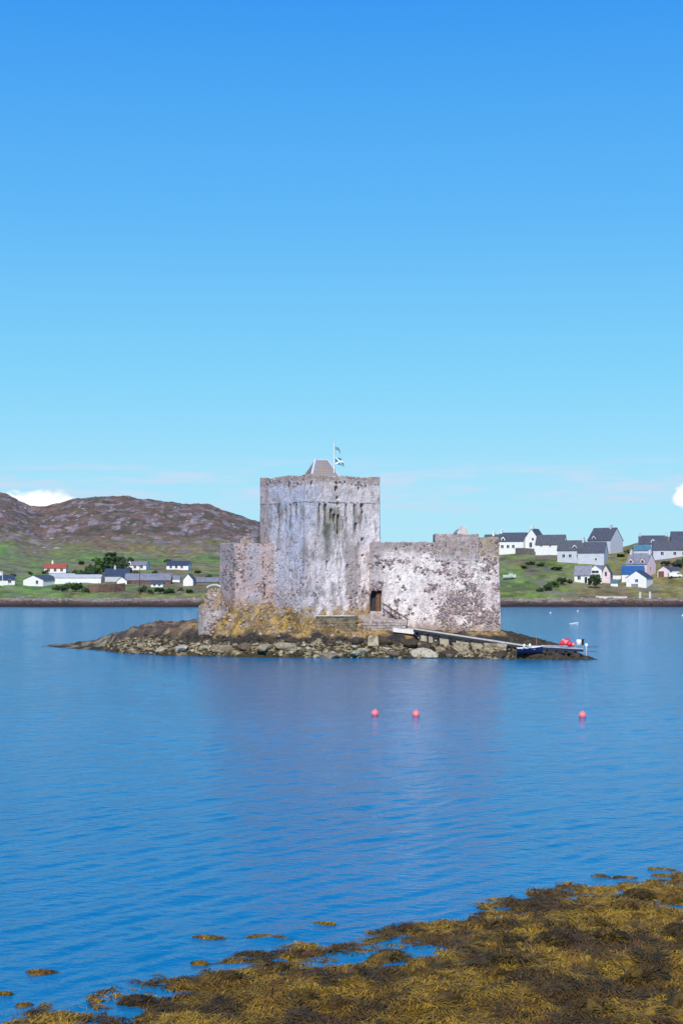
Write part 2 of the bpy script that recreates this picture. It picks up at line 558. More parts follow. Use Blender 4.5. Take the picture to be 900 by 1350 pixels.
def place(px, py):
    """where the eye line through (px, py) meets the smooth far ground"""
    Ys = np.linspace(503, 1400, 3000)
    q = far_py(px, Ys)
    hit = np.where(q <= py)[0]
    k = int(hit[0]) if len(hit) else int(np.argmin(q))
    Y = float(Ys[k]); x = X(px, Y)
    return x, Y, float(far_z(x, Y))


pxs = np.concatenate([np.arange(-700, -60, 16.0), np.arange(-60, 960, 2.0), np.arange(960, 1700, 16.0)])
Yrow = np.concatenate([np.arange(470, 492, 5.0), np.arange(492, 530, 1.1), np.arange(530, 680, 2.6), np.geomspace(680, 1750, 200), np.geomspace(1790, 3200, 12)])
PX, YY = np.meshgrid(pxs, Yrow, indexing='ij')
XX = (PX - 450) * YY / F
ZZ = far_z(XX, YY)
n1, n2, n3 = fbm(XX / 60, YY / 90, 11, 5), fbm(XX / 14, YY / 22, 12, 5), fbm(XX / 200, YY / 260, 13, 3)
PY = HOR - (ZZ - EYE) * F / YY
cg = np.zeros(XX.shape + (3,))
grassc, olive, brown, heath, rockc = (.165, .285, .042), (.27, .245, .060), (.24, .15, .06), (.145, .085, .062), (.32, .27, .27)
cg[:] = olive
cg = lerp3(cg, grassc, sstep(n1 + .25 * (n2 - .5), .38, .58) * (1 - sstep(YY, 850, 1050)))
cg = lerp3(cg, brown, sstep(n2 * .6 + n3 * .4, .46, .62) * (.75 - .4 * (PX > 640)))
up = sstep(YY + 300 * (n3 - .5) + 200 * (n1 - .5), 860, 1120)
cg = lerp3(cg, heath, up * .9)
cg = lerp3(cg, (.10, .085, .04), up * sstep(n2, .5, .62) * .7)
cg = lerp3(cg, (.24, .13, .085), sstep(fbm(XX / 18, YY / 40, 29, 4), .52, .64) * .6)
# bare rock faces: where the slope is steep towards the sea plus scattered slabs
rk = fbm(XX / 8, YY / 26 + .25 * XX / 8, 21, 6, .66)
cg = lerp3(cg, rockc, np.clip(sstep(rk, .565, .63) * (.12 + .88 * up) * (PX < 640), 0, 1) * .8)
nf = fbm(XX / 3.5, YY / 9, 26, 4, .65)
cg = cg * (1 + (nf - .5) * 1.3)[..., None]
cg = lerp3(cg, (.26, .24, .12), sstep(fbm(XX / 9, YY / 5, 27, 4), .52, .66) * .55 * (1 - up))
cg = lerp3(cg, (.07, .095, .035), sstep(fbm(XX / 7, YY / 7, 28, 4), .56, .66) * .6 * (1 - up))
rk2 = fbm(XX / 7, YY / 6, 24, 4)
cg = lerp3(cg, (.22, .19, .17), sstep(rk2, .60, .70) * .55)
# tidal band
hb = ZZ + (fbm(XX / 6, YY / 3, 31, 4) - .5) * 1.1
cg = lerp3(cg, (.30, .24, .20), 1 - sstep(hb, 2.2, 2.9))
cg = lerp3(cg, (.10, .055, .035), 1 - sstep(hb, 1.6, 2.1))
cg = lerp3(cg, (.035, .022, .018), 1 - sstep(hb, .5, 1.1))
V = np.stack([XX, YY, ZZ], -1).reshape(-1, 3)
lm = mesh_np('hillside', V, grid_faces(len(pxs), len(Yrow)), M['land'], cg.reshape(-1, 3), True)
tag(link('hillside', lm), kind='structure')


def ico_mesh(name, mat, sub=2, seed=0, squash=(1, .8, .6), rough=.35, colour=(.4, .35, .28), angular=0.0, coltop=None, zcut=None):
    bm = bmesh.new()
    bmesh.ops.create_icosphere(bm, subdivisions=sub, radius=1)
    rn = np.random.default_rng(seed)
    off = rn.uniform(-20, 20, 6)
    planes = []
    for _ in range(int(angular)):
        d = Vector(rn.normal(size=3)).normalized()
        planes.append((d, rn.uniform(.55, .85)))
    cols = []
    for v in bm.verts:
        c = v.co
        for d, k in planes:
            q = c.dot(d)
            if q > k: c -= d * (q - k)
        n = float(fbm(c.x * 1.3 + off[0] + c.z, c.y * 1.3 + off[1] - c.z * .7, seed, 3)) - .5
        c *= 1 + rough * 1.6 * n
        v.co = Vector((c.x * squash[0], c.y * squash[1], c.z * squash[2]))
        f = 1 + 0.25 * (float(fbm(c.x * 2 + off[2], c.z * 2 + off[3], seed + 5, 2)) - .5) * 2
        base = colour
        cols.append([base[0] * f, base[1] * f, base[2] * f, 1])
    me = bpy.data.meshes.new(name)
    bm.to_mesh(me); bm.free()
    a = me.color_attributes.new('Col', 'FLOAT_COLOR', 'POINT')
    a.data.foreach_set('color', np.array(cols, np.float32).ravel())
    me.materials.append(mat)
    return me


def scatter_mesh(name, mat, pos, size, colour, sub=1, squash=.6, seed=0, normal_spin=True, angular=3):
    """many small stones joined into one mesh (stuff)"""
    protos = []
    for k in range(6):
        me = ico_mesh('t', mat, sub, seed + k, (1, .8, squash), .35, (1, 1, 1), angular)
        v = np.empty(len(me.vertices) * 3, np.float32); me.vertices.foreach_get('co', v)
        f = np.array([list(p.vertices) for p in me.polygons])
        protos.append((v.reshape(-1, 3), f))
        bpy.data.meshes.remove(me)
    Vs, Fs, Cs, b = [], [], [], 0
    rn = np.random.default_rng(seed)
    for i in range(len(pos)):
        v, f = protos[i % 6]
        a = rn.uniform(0, 6.28)
        ca, sa = math.cos(a), math.sin(a)
        q = v * size[i]
        q = np.stack([q[:, 0] * ca - q[:, 1] * sa, q[:, 0] * sa + q[:, 1] * ca, q[:, 2]], 1) + pos[i]
        Vs.append(q); Fs.append(f + b); b += len(v)
        Cs.append(np.repeat(np.array(colour[i])[None], len(v), 0))
    return mesh_np(name, np.concatenate(Vs), np.concatenate(Fs), mat, np.concatenate(Cs))


# crags breaking through the heather, and stones along the far tide line
n = 900
Yc = RNG.uniform(880, 1560, n); pc = RNG.uniform(-120, 360, n)
keep = fbm(pc / 22, Yc / 60, 41, 3) > .50
Yc, pc = Yc[keep], pc[keep]
xc = (pc - 450) * Yc / F
pos = np.stack([xc, Yc, far_z(xc, Yc) - .6], 1)
cc = np.array([.28, .24, .25]) * RNG.uniform(.6, 1.25, (len(xc), 1))
tag(link('rock_outcrops', scatter_mesh('rock_outcrops', M['stones'], pos, RNG.uniform(1.2, 3.8, len(xc)), cc, 1, .38, 3)),
    'grey rock outcrops scattered over the heather hillside', 'rocks', kind='stuff')
n = 1700
pc = RNG.uniform(-60, 960, n); Yc = RNG.uniform(494, 508, n)
ok = (pc < 300) | (pc > 640)
pc, Yc = pc[ok], Yc[ok]
xc = (pc - 450) * Yc / F
zc = far_z(xc, Yc)
pos = np.stack([xc, Yc, zc - .05], 1)
t_ = sstep(zc, .6, 2.4)[:, None]
cc = (np.array([.06, .04, .03]) * (1 - t_) + np.array([.40, .32, .26]) * t_) * RNG.uniform(.5, 1.3, (len(xc), 1))
tag(link('far_shore_stones', scatter_mesh('far_shore_stones', M['stones'], pos, RNG.uniform(.2, .8, len(xc)), cc * .8, 1, .45, 13)),
    'brown and pale stones along the far tide line', 'stones', kind='stuff')


# ------------------------------------------------------------------ houses
def add_window(parent, u, z, ww, hh, y=0.0, M4=None, side='front'):
    """frame (part) with its dark pane (sub-part) on the front wall y, or on the right gable"""
    def bx(mb, a, b, c, d, y0, y1):
        if side == 'front': mb.box(a, b, y + y0, y + y1, c, d)
        else: mb.box(y - y1, y - y0, a, b, c, d)
    fr = MB(); t = .12
    a, b, c, d = u - ww / 2, u + ww / 2, z, z + hh
    bx(fr, a - t, b + t, c - t * 1.4, c, -.10, .02); bx(fr, a - t, b + t, d, d + t, -.07, .02)
    bx(fr, a - t, a, c, d, -.07, .02); bx(fr, b, b + t, c, d, -.07, .02)
    bx(fr, u - .03, u + .03, c, d, -.065, .02)
    fo = fr.build('window', M['frame'], parent)
    pn = MB()
    bx(pn, a, u - .03, c, d, -.04, .02); bx(pn, u + .03, b, c, d, -.04, .02)
    pn.build('pane', M['glass'], fo)


def gable_roof(x0, x1, y0, y1, eave, ridge, axis, over=.3, th=.18):
    """two pitched slabs; ridge along x or y"""
    mb = MB()
    if axis == 'x': mid, h = (y0 + y1) / 2, (y1 - y0) / 2
    else: mid, h = (x0 + x1) / 2, (x1 - x0) / 2
    sl = (ridge - eave) / h
    for s in (-1, 1):
        o = [(mid, ridge + .03), (mid + s * (h + over), eave - sl * over + .03), (mid + s * (h + over), eave - sl * over + .03 + th), (mid, ridge + .03 + th * 1.2)]
        if axis == 'x': mb.prism(o, x0 - over * .6, x1 + over * .6, 'x')
        else: mb.prism(o, y0 - over * .6, y1 + over * .6, 'y')
    return mb


def house(label, px, py, wpx, gpx, eave_px, ridge_px, yaw=-25, wall='harl', roof='slate', chim=(), wins=(), dormers=(),
          gable_front=False, cat='house', name='house', door=None, gwins=(), group=None, wsize=(1.1, 1.25), depth=None, chimmat=None, doormat='glass'):
    x, Y, z = place(px, py)
    s = Y / F
    a = R(yaw)
    wd = wpx * s / math.cos(a)
    dp = depth if depth else min(16, max(4.0, gpx * s / max(.2, abs(math.sin(a)))))
    ev, rg = eave_px * s, ridge_px * s
    rt = empty(name, (x, Y, z), a)
    tag(rt, label, cat, group)
    x0, x1 = -wd / 2, wd / 2
    if gable_front:
        MB().prism([(x0, -3), (x1, -3), (x1, ev), (0, rg), (x0, ev)], 0, dp, 'y').build('wall', M[wall], rt)
        ro = gable_roof(x0, x1, 0, dp, ev, rg, 'y').build('roof', M[roof], rt)
    else:
        MB().prism([(0, -3), (dp, -3), (dp, ev), (dp / 2, rg), (0, ev)], x0, x1, 'x').build('wall', M[wall], rt)
        ro = gable_roof(x0, x1, 0, dp, ev, rg, 'x').build('roof', M[roof], rt)
    for c in chim:
        u = x0 + c * wd
        yy = dp / 2
        if gable_front: u, yy = 0, .6 + c * (dp - 1.2)
        u = min(max(u, x0 + .45), x1 - .45)
        ch = MB().box(u - .38, u + .38, yy - .55, yy + .55, rg - .9, rg + 1.1).box(u - .46, u + .46, yy - .63, yy + .63, rg + 1.1, rg + 1.22)
        for q in (-.28, .28): ch.lathe([(.11, rg + 1.2), (.13, rg + 1.3), (.10, rg + 1.6)], (u, yy + q, 0), 8)
        ch.build('chimney', M[chimmat or wall], ro)
    for wv in wins:
        u, zz = wv[0], wv[1]
        ws = wv[2:] if len(wv) > 2 else wsize
        add_window(rt, x0 + u * wd, zz * s, ws[0], ws[1], 0.0)
    for (u, zz) in gwins:
        add_window(rt, u * dp, zz * s, .9, 1.1, x1, side='gable')
    for u in dormers:
        uc = x0 + u * wd
        zb = ev - .2
        y1 = dp / 2 * .75
        d = MB().prism([(uc - .85, zb), (uc + .85, zb), (uc + .85, zb + 1.35), (uc, zb + 2.15), (uc - .85, zb + 1.35)], .25, y1, 'y').build('dormer', M[wall], rt)
        gable_roof(uc - .85, uc + .85, .25, y1, zb + 1.35, zb + 2.15, 'y', .12, .1).build('dormer_roof', M[roof], d)
        MB().box(uc - .45, uc + .45, .19, .27, zb + .35, zb + 1.35).build('pane', M['glass'], d)
    if door:
        u, dw, dh = door
        uc = x0 + u * wd
        do = MB().box(uc - dw / 2, uc + dw / 2, -.06, .03, -.1, dh).build('door', M[doormat], rt)
        MB().box(uc - dw / 2 - .12, uc + dw / 2 + .12, -.1, .02, dh, dh + .14).build('lintel', M['frame'], do)
    return rt


W3 = lambda zz, *us: [(u, zz) for u in us]
# right-hand village, above the shore
house('white two storey cottage nearest the castle, one small dormer in its slate roof', 672, 730, 33, 12, 17, 28, wins=W3(8, .2, .42, .62), dormers=[.22], chim=[.02])
house('slate roofed white cottage half hidden behind the castle end wall', 648, 727, 22, 6, 16, 25.5, chim=[.5])
house('tall white gable end with a dark upper opening and a stone finial', 700, 727, 17, 12, 17, 30, yaw=-30, gable_front=True, wins=[(.45, 6, 1.2, 2.0), (.6, 15, .9, 1.0)], chim=[.0])
house('long white wing with two small windows joined to the tall gabled house', 724, 732, 35, 6, 14.5, 26, wins=[(.2, 11, .8, .8), (.52, 11, .8, .8)])
house('pale cottage with one dormer and a row of three windows', 751, 741, 32, 5, 17.5, 29, wall='harlgreyshade', wins=W3(7, .25, .5, .8), dormers=[.66], chim=[.97])
house('pale house with plain long front and steep gable in the middle of the row', 778, 743, 33, 10, 15.5, 29, yaw=-20, wall='harlgreyshade', wins=[(.7, 5, .8, .9)])
house('tallest dark roofed house on the crest with two big roof slopes', 789, 729, 26, 21, 17, 33, yaw=-40, wall='harlgreyshade', chim=[.75], dormers=[.25])
house('dark roofed house on the crest with a chimney at either end', 860, 727, 36, 6, 10, 20.5, yaw=-12, wall='harlgreyshade', chim=[.03, .97], wins=W3(4, .3, .7), dormers=[.5])
house('low shed with blue green roof below the twin chimney house', 846, 731, 22, 4, 5, 11.5, yaw=-10, wall='harlgreyshade', roof='tealroof', cat='shed', name='shed')
house('long low pale house with a dark roof at the right edge', 884, 737, 46, 5, 11, 22, yaw=-8, wall='harlgreyshade', wins=[(.25, 4), (.6, 4), (.85, 4)])
house('dark roof rising highest at the far right edge behind the long house', 902, 722, 34, 8, 8, 21, yaw=-10, wall='harlgreyshade')
house('pink gabled cottage with two white dormers and a chimney at each end', 838, 759, 24, 16, 17, 30, yaw=-38, wall='harlpink', roof='roofgrey', chim=[.02, .98], dormers=[.22, .78], gwins=[(.35, 9)])
house('shed with bright blue roof behind the white gabled house', 833, 766, 27, 6, 10, 20, yaw=-15, roof='blueroof', wall='harl', cat='shed', name='shed')
house('bright white gabled house with one window above a grey door near the shore', 838, 773, 24, 14, 12, 21, yaw=-28, gable_front=True, roof='slateblue', wins=[(.52, 6.5, 1.0, 1.0)], door=(.42, 2.4, 1.1), doormat='roofgrey')
house('low white wing with slate roof left of the double windowed gable', 767, 768, 20, 5, 10.5, 21.5, yaw=-20, roof='roofgrey', wins=[(.3, 4), ], door=(.72, .9, 2.0))
house('white gable with two stacked windows behind the dark round bush', 784, 768, 16, 10, 17, 23, yaw=-20, gable_front=True, roof='roofgrey', wins=[(.5, 13, 2.4, .9), (.5, 8.0, 2.4, .9)])
house('narrow pinkish white gable right of the double windowed gable', 798, 768, 11, 8, 13, 23, yaw=-15, gable_front=True, wall='harlpink', roof='slate', wins=[(.5, 9, .8, 1.6)])
house('small gabled garage with brown door and white bargeboards', 874, 760, 15, 14, 8, 14, yaw=-22, gable_front=True, wall='harlpink', roof='slate', cat='garage', name='garage', door=(.3, 2.0, 2.0), doormat='browndoor')
house('low grey roofed outbuilding right of the brown door garage', 887, 757, 14, 4, 5, 9, yaw=-10, wall='harlgreyshade', roof='slate', cat='outbuilding', name='outbuilding')
house('tiny pale greenhouse shed beside the narrow pink gable', 809, 772, 9, 4, 4.5, 7, yaw=-15, wall='harl', roof='tealroof', cat='shed', name='shed')
# left-hand settlement under the hill
house('white house at the left edge with dark blue roof', 6, 770, 26, 10, 7, 13, yaw=20, roof='slateblue', chim=[.4], wins=[(.75, 3)], dormers=[])
house('wide white gable of the low house beside the left edge', 44, 772, 29, 16, 8, 14, yaw=-25, gable_front=True, roof='slate', wins=[(.7, 3)])
house('long low white shed with a pale roof near the left shore', 103, 770, 60, 10, 7, 10.5, yaw=4, roof='rooflight', cat='shed', name='shed', depth=9)
house('pale roofed shed behind the long low white shed', 90, 764, 50, 6, 3.5, 7, yaw=4, wall='cream', roof='rooflight', cat='shed', name='shed', depth=8)
house('white bungalow with bright red roof on the slope', 73, 755.5, 28, 8, 6.5, 12.5, yaw=6, roof='red', wins=W3(2.2, .2, .5, .8), chim=[.35], depth=8)
house('dark slate house behind the little white gable at the trees', 155, 768, 32, 10, 8, 17, yaw=8, wall='harlgreyshade', roof='slateblue', chim=[.4], depth=9)
house('little white gable in front of the dark slate house', 161, 770, 13, 6, 4, 9, yaw=0, gable_front=True, roof='slate', depth=5)
house('long dull building with a grey roof left of the small white houses', 195, 770, 60, 8, 5, 13, yaw=3, wall='brownwall', roof='roofgrey', depth=10, wins=[], cat='building', name='long_building')
house('white bungalow with dormer gables above the trees', 178, 752, 30, 8, 6, 10.5, yaw=-5, roof='roofgrey', dormers=[.25], wins=W3(2, .5, .8), depth=8)
house('white bungalow under dark roof alone on the green slope', 234, 751, 29, 8, 5.5, 11, yaw=-4, roof='slateblue', wins=W3(1.8, .2, .45, .7), depth=8)
house('small bright white steep gable nearest the castle on the left shore', 248, 772, 13, 8, 8, 15.5, yaw=-5, gable_front=True, roof='slate', depth=7)
house('low white cottage by the hedge left of the steep white gable', 207, 775, 16, 5, 4, 7, yaw=0, roof='slate', wins=[(.3, 1.3, .8, .7), (.7, 1.3, .8, .7)], depth=5)
house('tiny white cottage just left of the steep white gable', 231, 767, 12, 5, 4, 7, yaw=0, roof='roofgrey', depth=5)
house('tiny white gable poking above the long grey roof', 207, 762, 9, 5, 3, 7, yaw=0, gable_front=True, roof='slate', depth=5)
house('grey roofed byre against the castle end of the left shore', 270, 771, 36, 8, 4, 9, yaw=3, wall='stonewall', roof='roofgrey', depth=8, cat='byre', name='byre')


def strip_wall(label, pts, h, th, mat, name='stone_wall', cat='wall'):
    """a wall that follows the ground"""
    q = [place(*p) for p in pts]
    o = Vector(q[0])
    V = []
    for i, (x, Y, z) in enumerate(q):
        V += [(x, Y, z - 1), (x, Y, z + h), (x, Y + th, z + h), (x, Y + th, z - 1)]
    mb = MB()
    fs = []
    for i in range(len(q) - 1):
        b = i * 4
        fs += [(b, b + 4, b + 5, b + 1), (b + 1, b + 5, b + 6, b + 2), (b + 2, b + 6, b + 7, b + 3)]
    fs += [(0, 1, 2, 3), tuple(len(V) - 1 - k for k in range(4))]
    mb.poly(V, fs)
    ob = mb.build(name, mat)
    return tag(ob, label, cat)


strip_wall('grey garden wall beneath the cottage nearest the castle', [(679, 732), (690, 732), (704, 732)], 2.6, .5, M['stonewall'])
strip_wall('low dark wall below the long white wing', [(704, 736), (720, 737), (735, 738)], 1.2, .5, M['stonewall'])
strip_wall('reddish brown wall between the hedges on the left shore', [(116, 782), (130, 782), (150, 781), (165, 780)], 2.8, .6, M['brownwall'])
strip_wall('pale sea wall along the right village shore', [(785, 789), (800, 789.5), (826, 789.5)], .6, .8, M['concrete'], 'sea_wall')
strip_wall('white garden wall right of the double windowed gable', [(803, 762), (812, 762), (819, 762)], 1.3, .3, M['harl'], 'garden_wall')
strip_wall('low rubble dyke along the left shore below the small white houses', [(215, 783), (240, 783), (262, 782), (285, 781)], .9, .6, M['stonewall'])
for k, px in enumerate((842, 855)):
    x, Y, z = place(px, 789)
    o = MB().box(-.35, .35, -.35, .35, -.6, 1.9).box(-.42, .42, -.42, .42, 1.9, 2.05).build('gate_pillar', M['concrete'])
    o.location = (x, Y - 1, z)
    tag(o, ['left', 'right'][k] + ' hand pale pillar of the pair on the village shore', 'pillar')

# utility poles
for (px, py, h, lb) in ((185, 784, 38, 'slim pole in front of the long grey roofed building'), (5, 771, 20, 'white mast standing in front of the house at the left edge'),
                        (165, 762, 18, 'pole rising from the trees by the white bungalow'), (318, 752, 10, 'short post on the hill just left of the castle'),
                        (640 + 232, 735, 14, 'pole before the long pale house at the right edge'), (128, 762, 12, 'wooden pole behind the long low white shed')):
    x, Y, z = place(px, py)
    hh = h * Y / F
    rt = empty('utility_pole', (x, Y - 1.5, z))
    tag(rt, lb, 'pole')
    m_ = M['white'] if px == 5 else M['bark']
    MB().tube([(0, 0, -.5), (0, 0, hh)], .14, 8, .09).build('pole', m_, rt)
    if px != 5: MB().box(-.8, .8, -.06, .06, hh - .6, hh - .48).build('crossarm', m_, rt)


# ------------------------------------------------------------------ trees and bushes
def crown_mesh(name, seed, n=900, rx=1.0, rz=1.0, base=(.05, .085, .025), lumps=9, leaf=.11):
    rn = np.random.default_rng(seed)
    cen = rn.normal(size=(lumps, 3)); cen /= np.linalg.norm(cen, axis=1)[:, None]
    cen *= rn.uniform(.3, .85, (lumps, 1)); cen[:, 2] = np.abs(cen[:, 2]) * .9
    rad = rn.uniform(.16, .46, lumps)
    k = rn.integers(0, lumps, n)
    d = rn.normal(size=(n, 3)); d /= np.linalg.norm(d, axis=1)[:, None]
    c = cen[k] + d * (rad[k] * rn.uniform(.55, 1.05, n))[:, None]
    c = c * np.array([rx, rx, rz]) + np.array([0, 0, .45 * rz])
    nrm = d + rn.normal(size=(n, 3)) * .5; nrm /= np.linalg.norm(nrm, axis=1)[:, None]
    a = np.cross(nrm, rn.normal(size=(n, 3))); a /= np.linalg.norm(a, axis=1)[:, None]
    b = np.cross(nrm, a)
    s = (leaf * rn.uniform(.6, 1.4, n))[:, None]
    V = np.stack([c - a * s, c + b * s * .7, c + a * s, c - b * s * .7], 1).reshape(-1, 3)
    Fc = np.arange(n * 4).reshape(n, 4)
    tone = rn.uniform(.65, 1.5, lumps)[k] * rn.uniform(.7, 1.3, n)
    C = np.repeat(np.array(base)[None] * tone[:, None], 4, 0)
    return mesh_np(name, V, Fc, M['leaf'], C)


crowns = [crown_mesh('crown', 50 + k, base=b) for k, b in enumerate([(.05, .095, .028), (.04, .07, .03), (.075, .125, .035), (.035, .065, .025)])]
trunk_me = None
mb = MB().tube([(0, 0, -.1), (.03, 0, .25), (-.02, .02, .5)], .05, 7, .025)
for k in range(5):
    a = k * 1.26
    mb.tube([(0, 0, .25 + .04 * k), (.22 * math.cos(a), .22 * math.sin(a), .5 + .05 * k)], .022, 5, .01)
trunk_o = mb.build('trunk', M['bark'])
trunk_me = trunk_o.data
bpy.data.objects.remove(trunk_o)


def tree(px, py, r_px, h_px, k, label, cat='tree', name='tree', group=None):
    x, Y, z = place(px, py)
    s = Y / F
    rt = empty(name, (x, Y, z), k * 1.7)
    tag(rt, label, cat, group)
    c = link('crown', crowns[k % 4], rt); c.scale = (r_px * s * random.uniform(.85, 1.35), r_px * s * random.uniform(.8, 1.2), h_px * s / 1.35 * random.uniform(.8, 1.1))
    t = link('trunk', trunk_me, rt); t.scale = (r_px * s, r_px * s, h_px * s * .8)
    return rt


for i, (px, py, r, h) in enumerate([(108, 764, 9, 13), (118, 763, 11, 17), (128, 760, 12, 19), (139, 757, 13, 20), (150, 754, 13, 19), (161, 752, 12, 16), (132, 752, 10, 15),
                                    (146, 747, 12, 15), (120, 753, 9, 13), (100, 760, 8, 10), (170, 757, 8, 10), (157, 745, 10, 12), (95, 765, 7, 9), (180, 760, 7, 9)]):
    tree(px, py, r, h, i, 'dark green tree in the small wood on the left', group='trees of the small wood on the left')
for i, (px, py, r, h) in enumerate([(76, 779, 6, 9), (86, 780, 8, 11), (96, 781, 8, 12), (105, 781, 8, 12), (113, 782, 7, 10)]):
    tree(px, py, r, h, i, 'dark bush in the hedge below the white shed', 'bush', 'bush', 'bushes of the hedge below the white shed')
for i, (px, py, r, h) in enumerate([(188, 783, 7, 10), (198, 784, 6, 8), (212, 783, 8, 9), (224, 783, 7, 8), (238, 782, 7, 8), (250, 783, 6, 7)]):
    tree(px, py, r, h, i + 1, 'dark hedge bush below the steep white gable', 'bush', 'bush', 'bushes of the hedge before the white cottages')
for i, (px, py, r, h) in enumerate([(205, 757, 5, 6), (60, 757, 6, 7), (40, 760, 6, 6), (262, 758, 6, 6), (222, 742, 6, 5), (275, 764, 6, 7), (18, 762, 5, 6), (148, 737, 8, 7), (128, 741, 8, 8), (172, 742, 7, 7), (108, 745, 7, 7)]):
    tree(px, py, r, h, i, 'low scrubby bush on the left hillside', 'bush', 'bush', 'scrub bushes on the left hillside')
tree(785, 776, 10, 17, 3, 'dark round bush in front of the gable with two stacked windows', 'bush', 'bush')
for i, (px, py, r, h) in enumerate([(722, 778, 8, 12), (731, 775, 7, 9), (741, 771, 7, 9), (712, 779, 6, 8), (750, 769, 6, 7)]):
    tree(px, py, r, h, i + 1, 'dark shrub in the clump left of the low white wing', 'bush', 'bush', 'shrubs left of the low white wing')
for i, (px, py, r, h) in enumerate([(892, 748, 12, 12), (905, 746, 12, 14), (878, 747, 8, 8)]):
    tree(px, py, r, h, i + 1, 'dark shrub below the long low house', 'bush', 'bush', 'shrubs below the long low house')
for i, (px, py, r, h) in enumerate([(700, 745, 7, 6), (712, 747, 8, 6), (690, 752, 7, 5), (735, 752, 9, 6), (828, 729, 7, 7), (838, 726, 7, 9), (818, 735, 7, 6)]):
    tree(px, py, r, h, i, 'low gorse bush on the right hand village slope', 'bush', 'bush', 'gorse bushes on the village slope')


# ------------------------------------------------------------------ boats, van on the far side
def hull_mesh(mb, L, B, H, transom=.75, sheer=.25):
    n, m = 12, 7
    pts = []
    for i in range(n + 1):
        t = i / n
        wv = (1 - max(0, (t - .45) / .55) ** 2.2) * (transom + (1 - transom) * min(1, t / .4))
        z0 = H * .25 * max(0, (t - .6) / .4) ** 2
        for j in range(m + 1):
            q = j / m * 2 - 1
            y = q * B / 2 * max(wv, .03)
            z = z0 + (H + sheer * t * t - z0) * abs(q) ** 2.4
            pts.append((-L / 2 + L * t, y, z))
    fs = [(i * (m + 1) + j, (i + 1) * (m + 1) + j, (i + 1) * (m + 1) + j + 1, i * (m + 1) + j + 1) for i in range(n) for j in range(m)]
    fs.append(tuple(range(m + 1)))
    mb.poly(pts, fs)


def boat(label, loc, rz, L, B, H, hull, cabin=False, name='boat', deckz=.75):
    rt = empty(name, loc, rz)
    tag(rt, label, 'boat')
    mb = MB(); hull_mesh(mb, L, B, H)
    h = mb.build('hull', M[hull], rt, True)
    MB().poly([(-L / 2 * .98, -B / 2 * .7, H * deckz), (L * .1, -B / 2 * .93, H * deckz), (L * .42, 0, H * deckz), (L * .1, B / 2 * .93, H * deckz), (-L / 2 * .98, B / 2 * .7, H * deckz)],
              [(0, 1, 2, 3, 4)]).build('deck', M['deck'], rt)
    g = MB()
    for s in (-1, 1):
        pts = []
        for i in range(13):
            t = i / 12
            wv = (1 - max(0, (t - .45) / .55) ** 2.2) * (.75 + .25 * min(1, t / .4))
            pts.append((-L / 2 + L * t, s * B / 2 * max(wv, .03), H + .25 * t * t))
        g.tube(pts, .05, 6)
    g.build('gunwale', M['white'], rt)
    if cabin:
        MB().prism([(-B * .3, H * deckz), (B * .3, H * deckz), (B * .26, H + .75), (-B * .26, H + .75)], -L * .05, L * .2, 'x').build('cabin', M['white'], rt)
        MB().box(-L * .055, -L * .05 + .005, -B * .2, B * .2, H + .3, H + .62).box(-L * .03, L * .17, -B * .305, -B * .28, H + .3, H + .6).build('cabin_window', M['glass'], rt)
    else:
        for k in range(3): MB().box(-L * .32 + k * L * .22, -L * .32 + k * L * .22 + .22, -B * .42, B * .42, H * .8, H * .86).build('thwart', M['deck'], rt)
    return rt


x, Y, z = place(671, 764)
boat('white boat laid up on the grass beside the castle end wall', (x, Y, z + .5), R(8), 4.8, 1.9, 1.1, 'white', True)
tag(MB().box(x - 1.5, x - 1.2, Y - .7, Y + .7, z - .2, z + .75).box(x + 1.0, x + 1.3, Y - .6, Y + .6, z - .2, z + .8).build('boat_cradle', M['wood']), 'dark timber cradle beneath the laid up white boat', 'cradle')
boat('tiny white boat afloat beyond the jetty on the right', (X(756, 297), 297, -.12), R(5), 1.7, .9, .4, 'white')


def wheel(parent, x, y, z, r, w_=.22):
    mb = MB()
    prof = [(r * .55, -w_ / 2), (r * .95, -w_ / 2), (r, -w_ / 4), (r, w_ / 4), (r * .95, w_ / 2), (r * .55, w_ / 2)]
    mb.lathe(prof, (0, 0, 0), 16)
    o = mb.build('wheel', M['rubber'], parent); o.location = (x, y, z); o.rotation_euler = (R(90), 0, 0)
    h = MB().lathe([(.02, -w_ / 2 - .01), (r * .56, -w_ / 2 - .005), (r * .5, w_ / 2)], (0, 0, 0), 12).build('hubcap', M['metal'], o)


x, Y, z = place(889, 762)
rt = empty('van', (x, Y, z + .05), R(6))
tag(rt, 'white van parked beside the brown door garage at the right', 'van')
MB().prism([(-2.3, .35), (2.35, .35), (2.4, .9), (1.75, 1.15), (1.2, 1.75), (-2.2, 1.8), (-2.35, 1.5)], -.9, .9, 'y').build('body', M['white'], rt)
MB().prism([(.55, 1.15), (1.6, 1.15), (1.15, 1.62), (.55, 1.65)], -.915, .915, 'y').build('side_window', M['glass'], rt)
MB().poly([(1.78, -.75, 1.17), (1.78, .75, 1.17), (1.25, .7, 1.72), (1.25, -.7, 1.72)], [(0, 1, 2, 3)]).build('windscreen', M['glass'], rt)
for a in (-1.5, 1.5):
    for b in (-.85, .85): wheel(rt, a, b, .33, .33)
for a in (-.6, .6): MB().box(2.36, 2.42, a - .14, a + .14, .7, .85).build('headlight', M['lead'], rt)

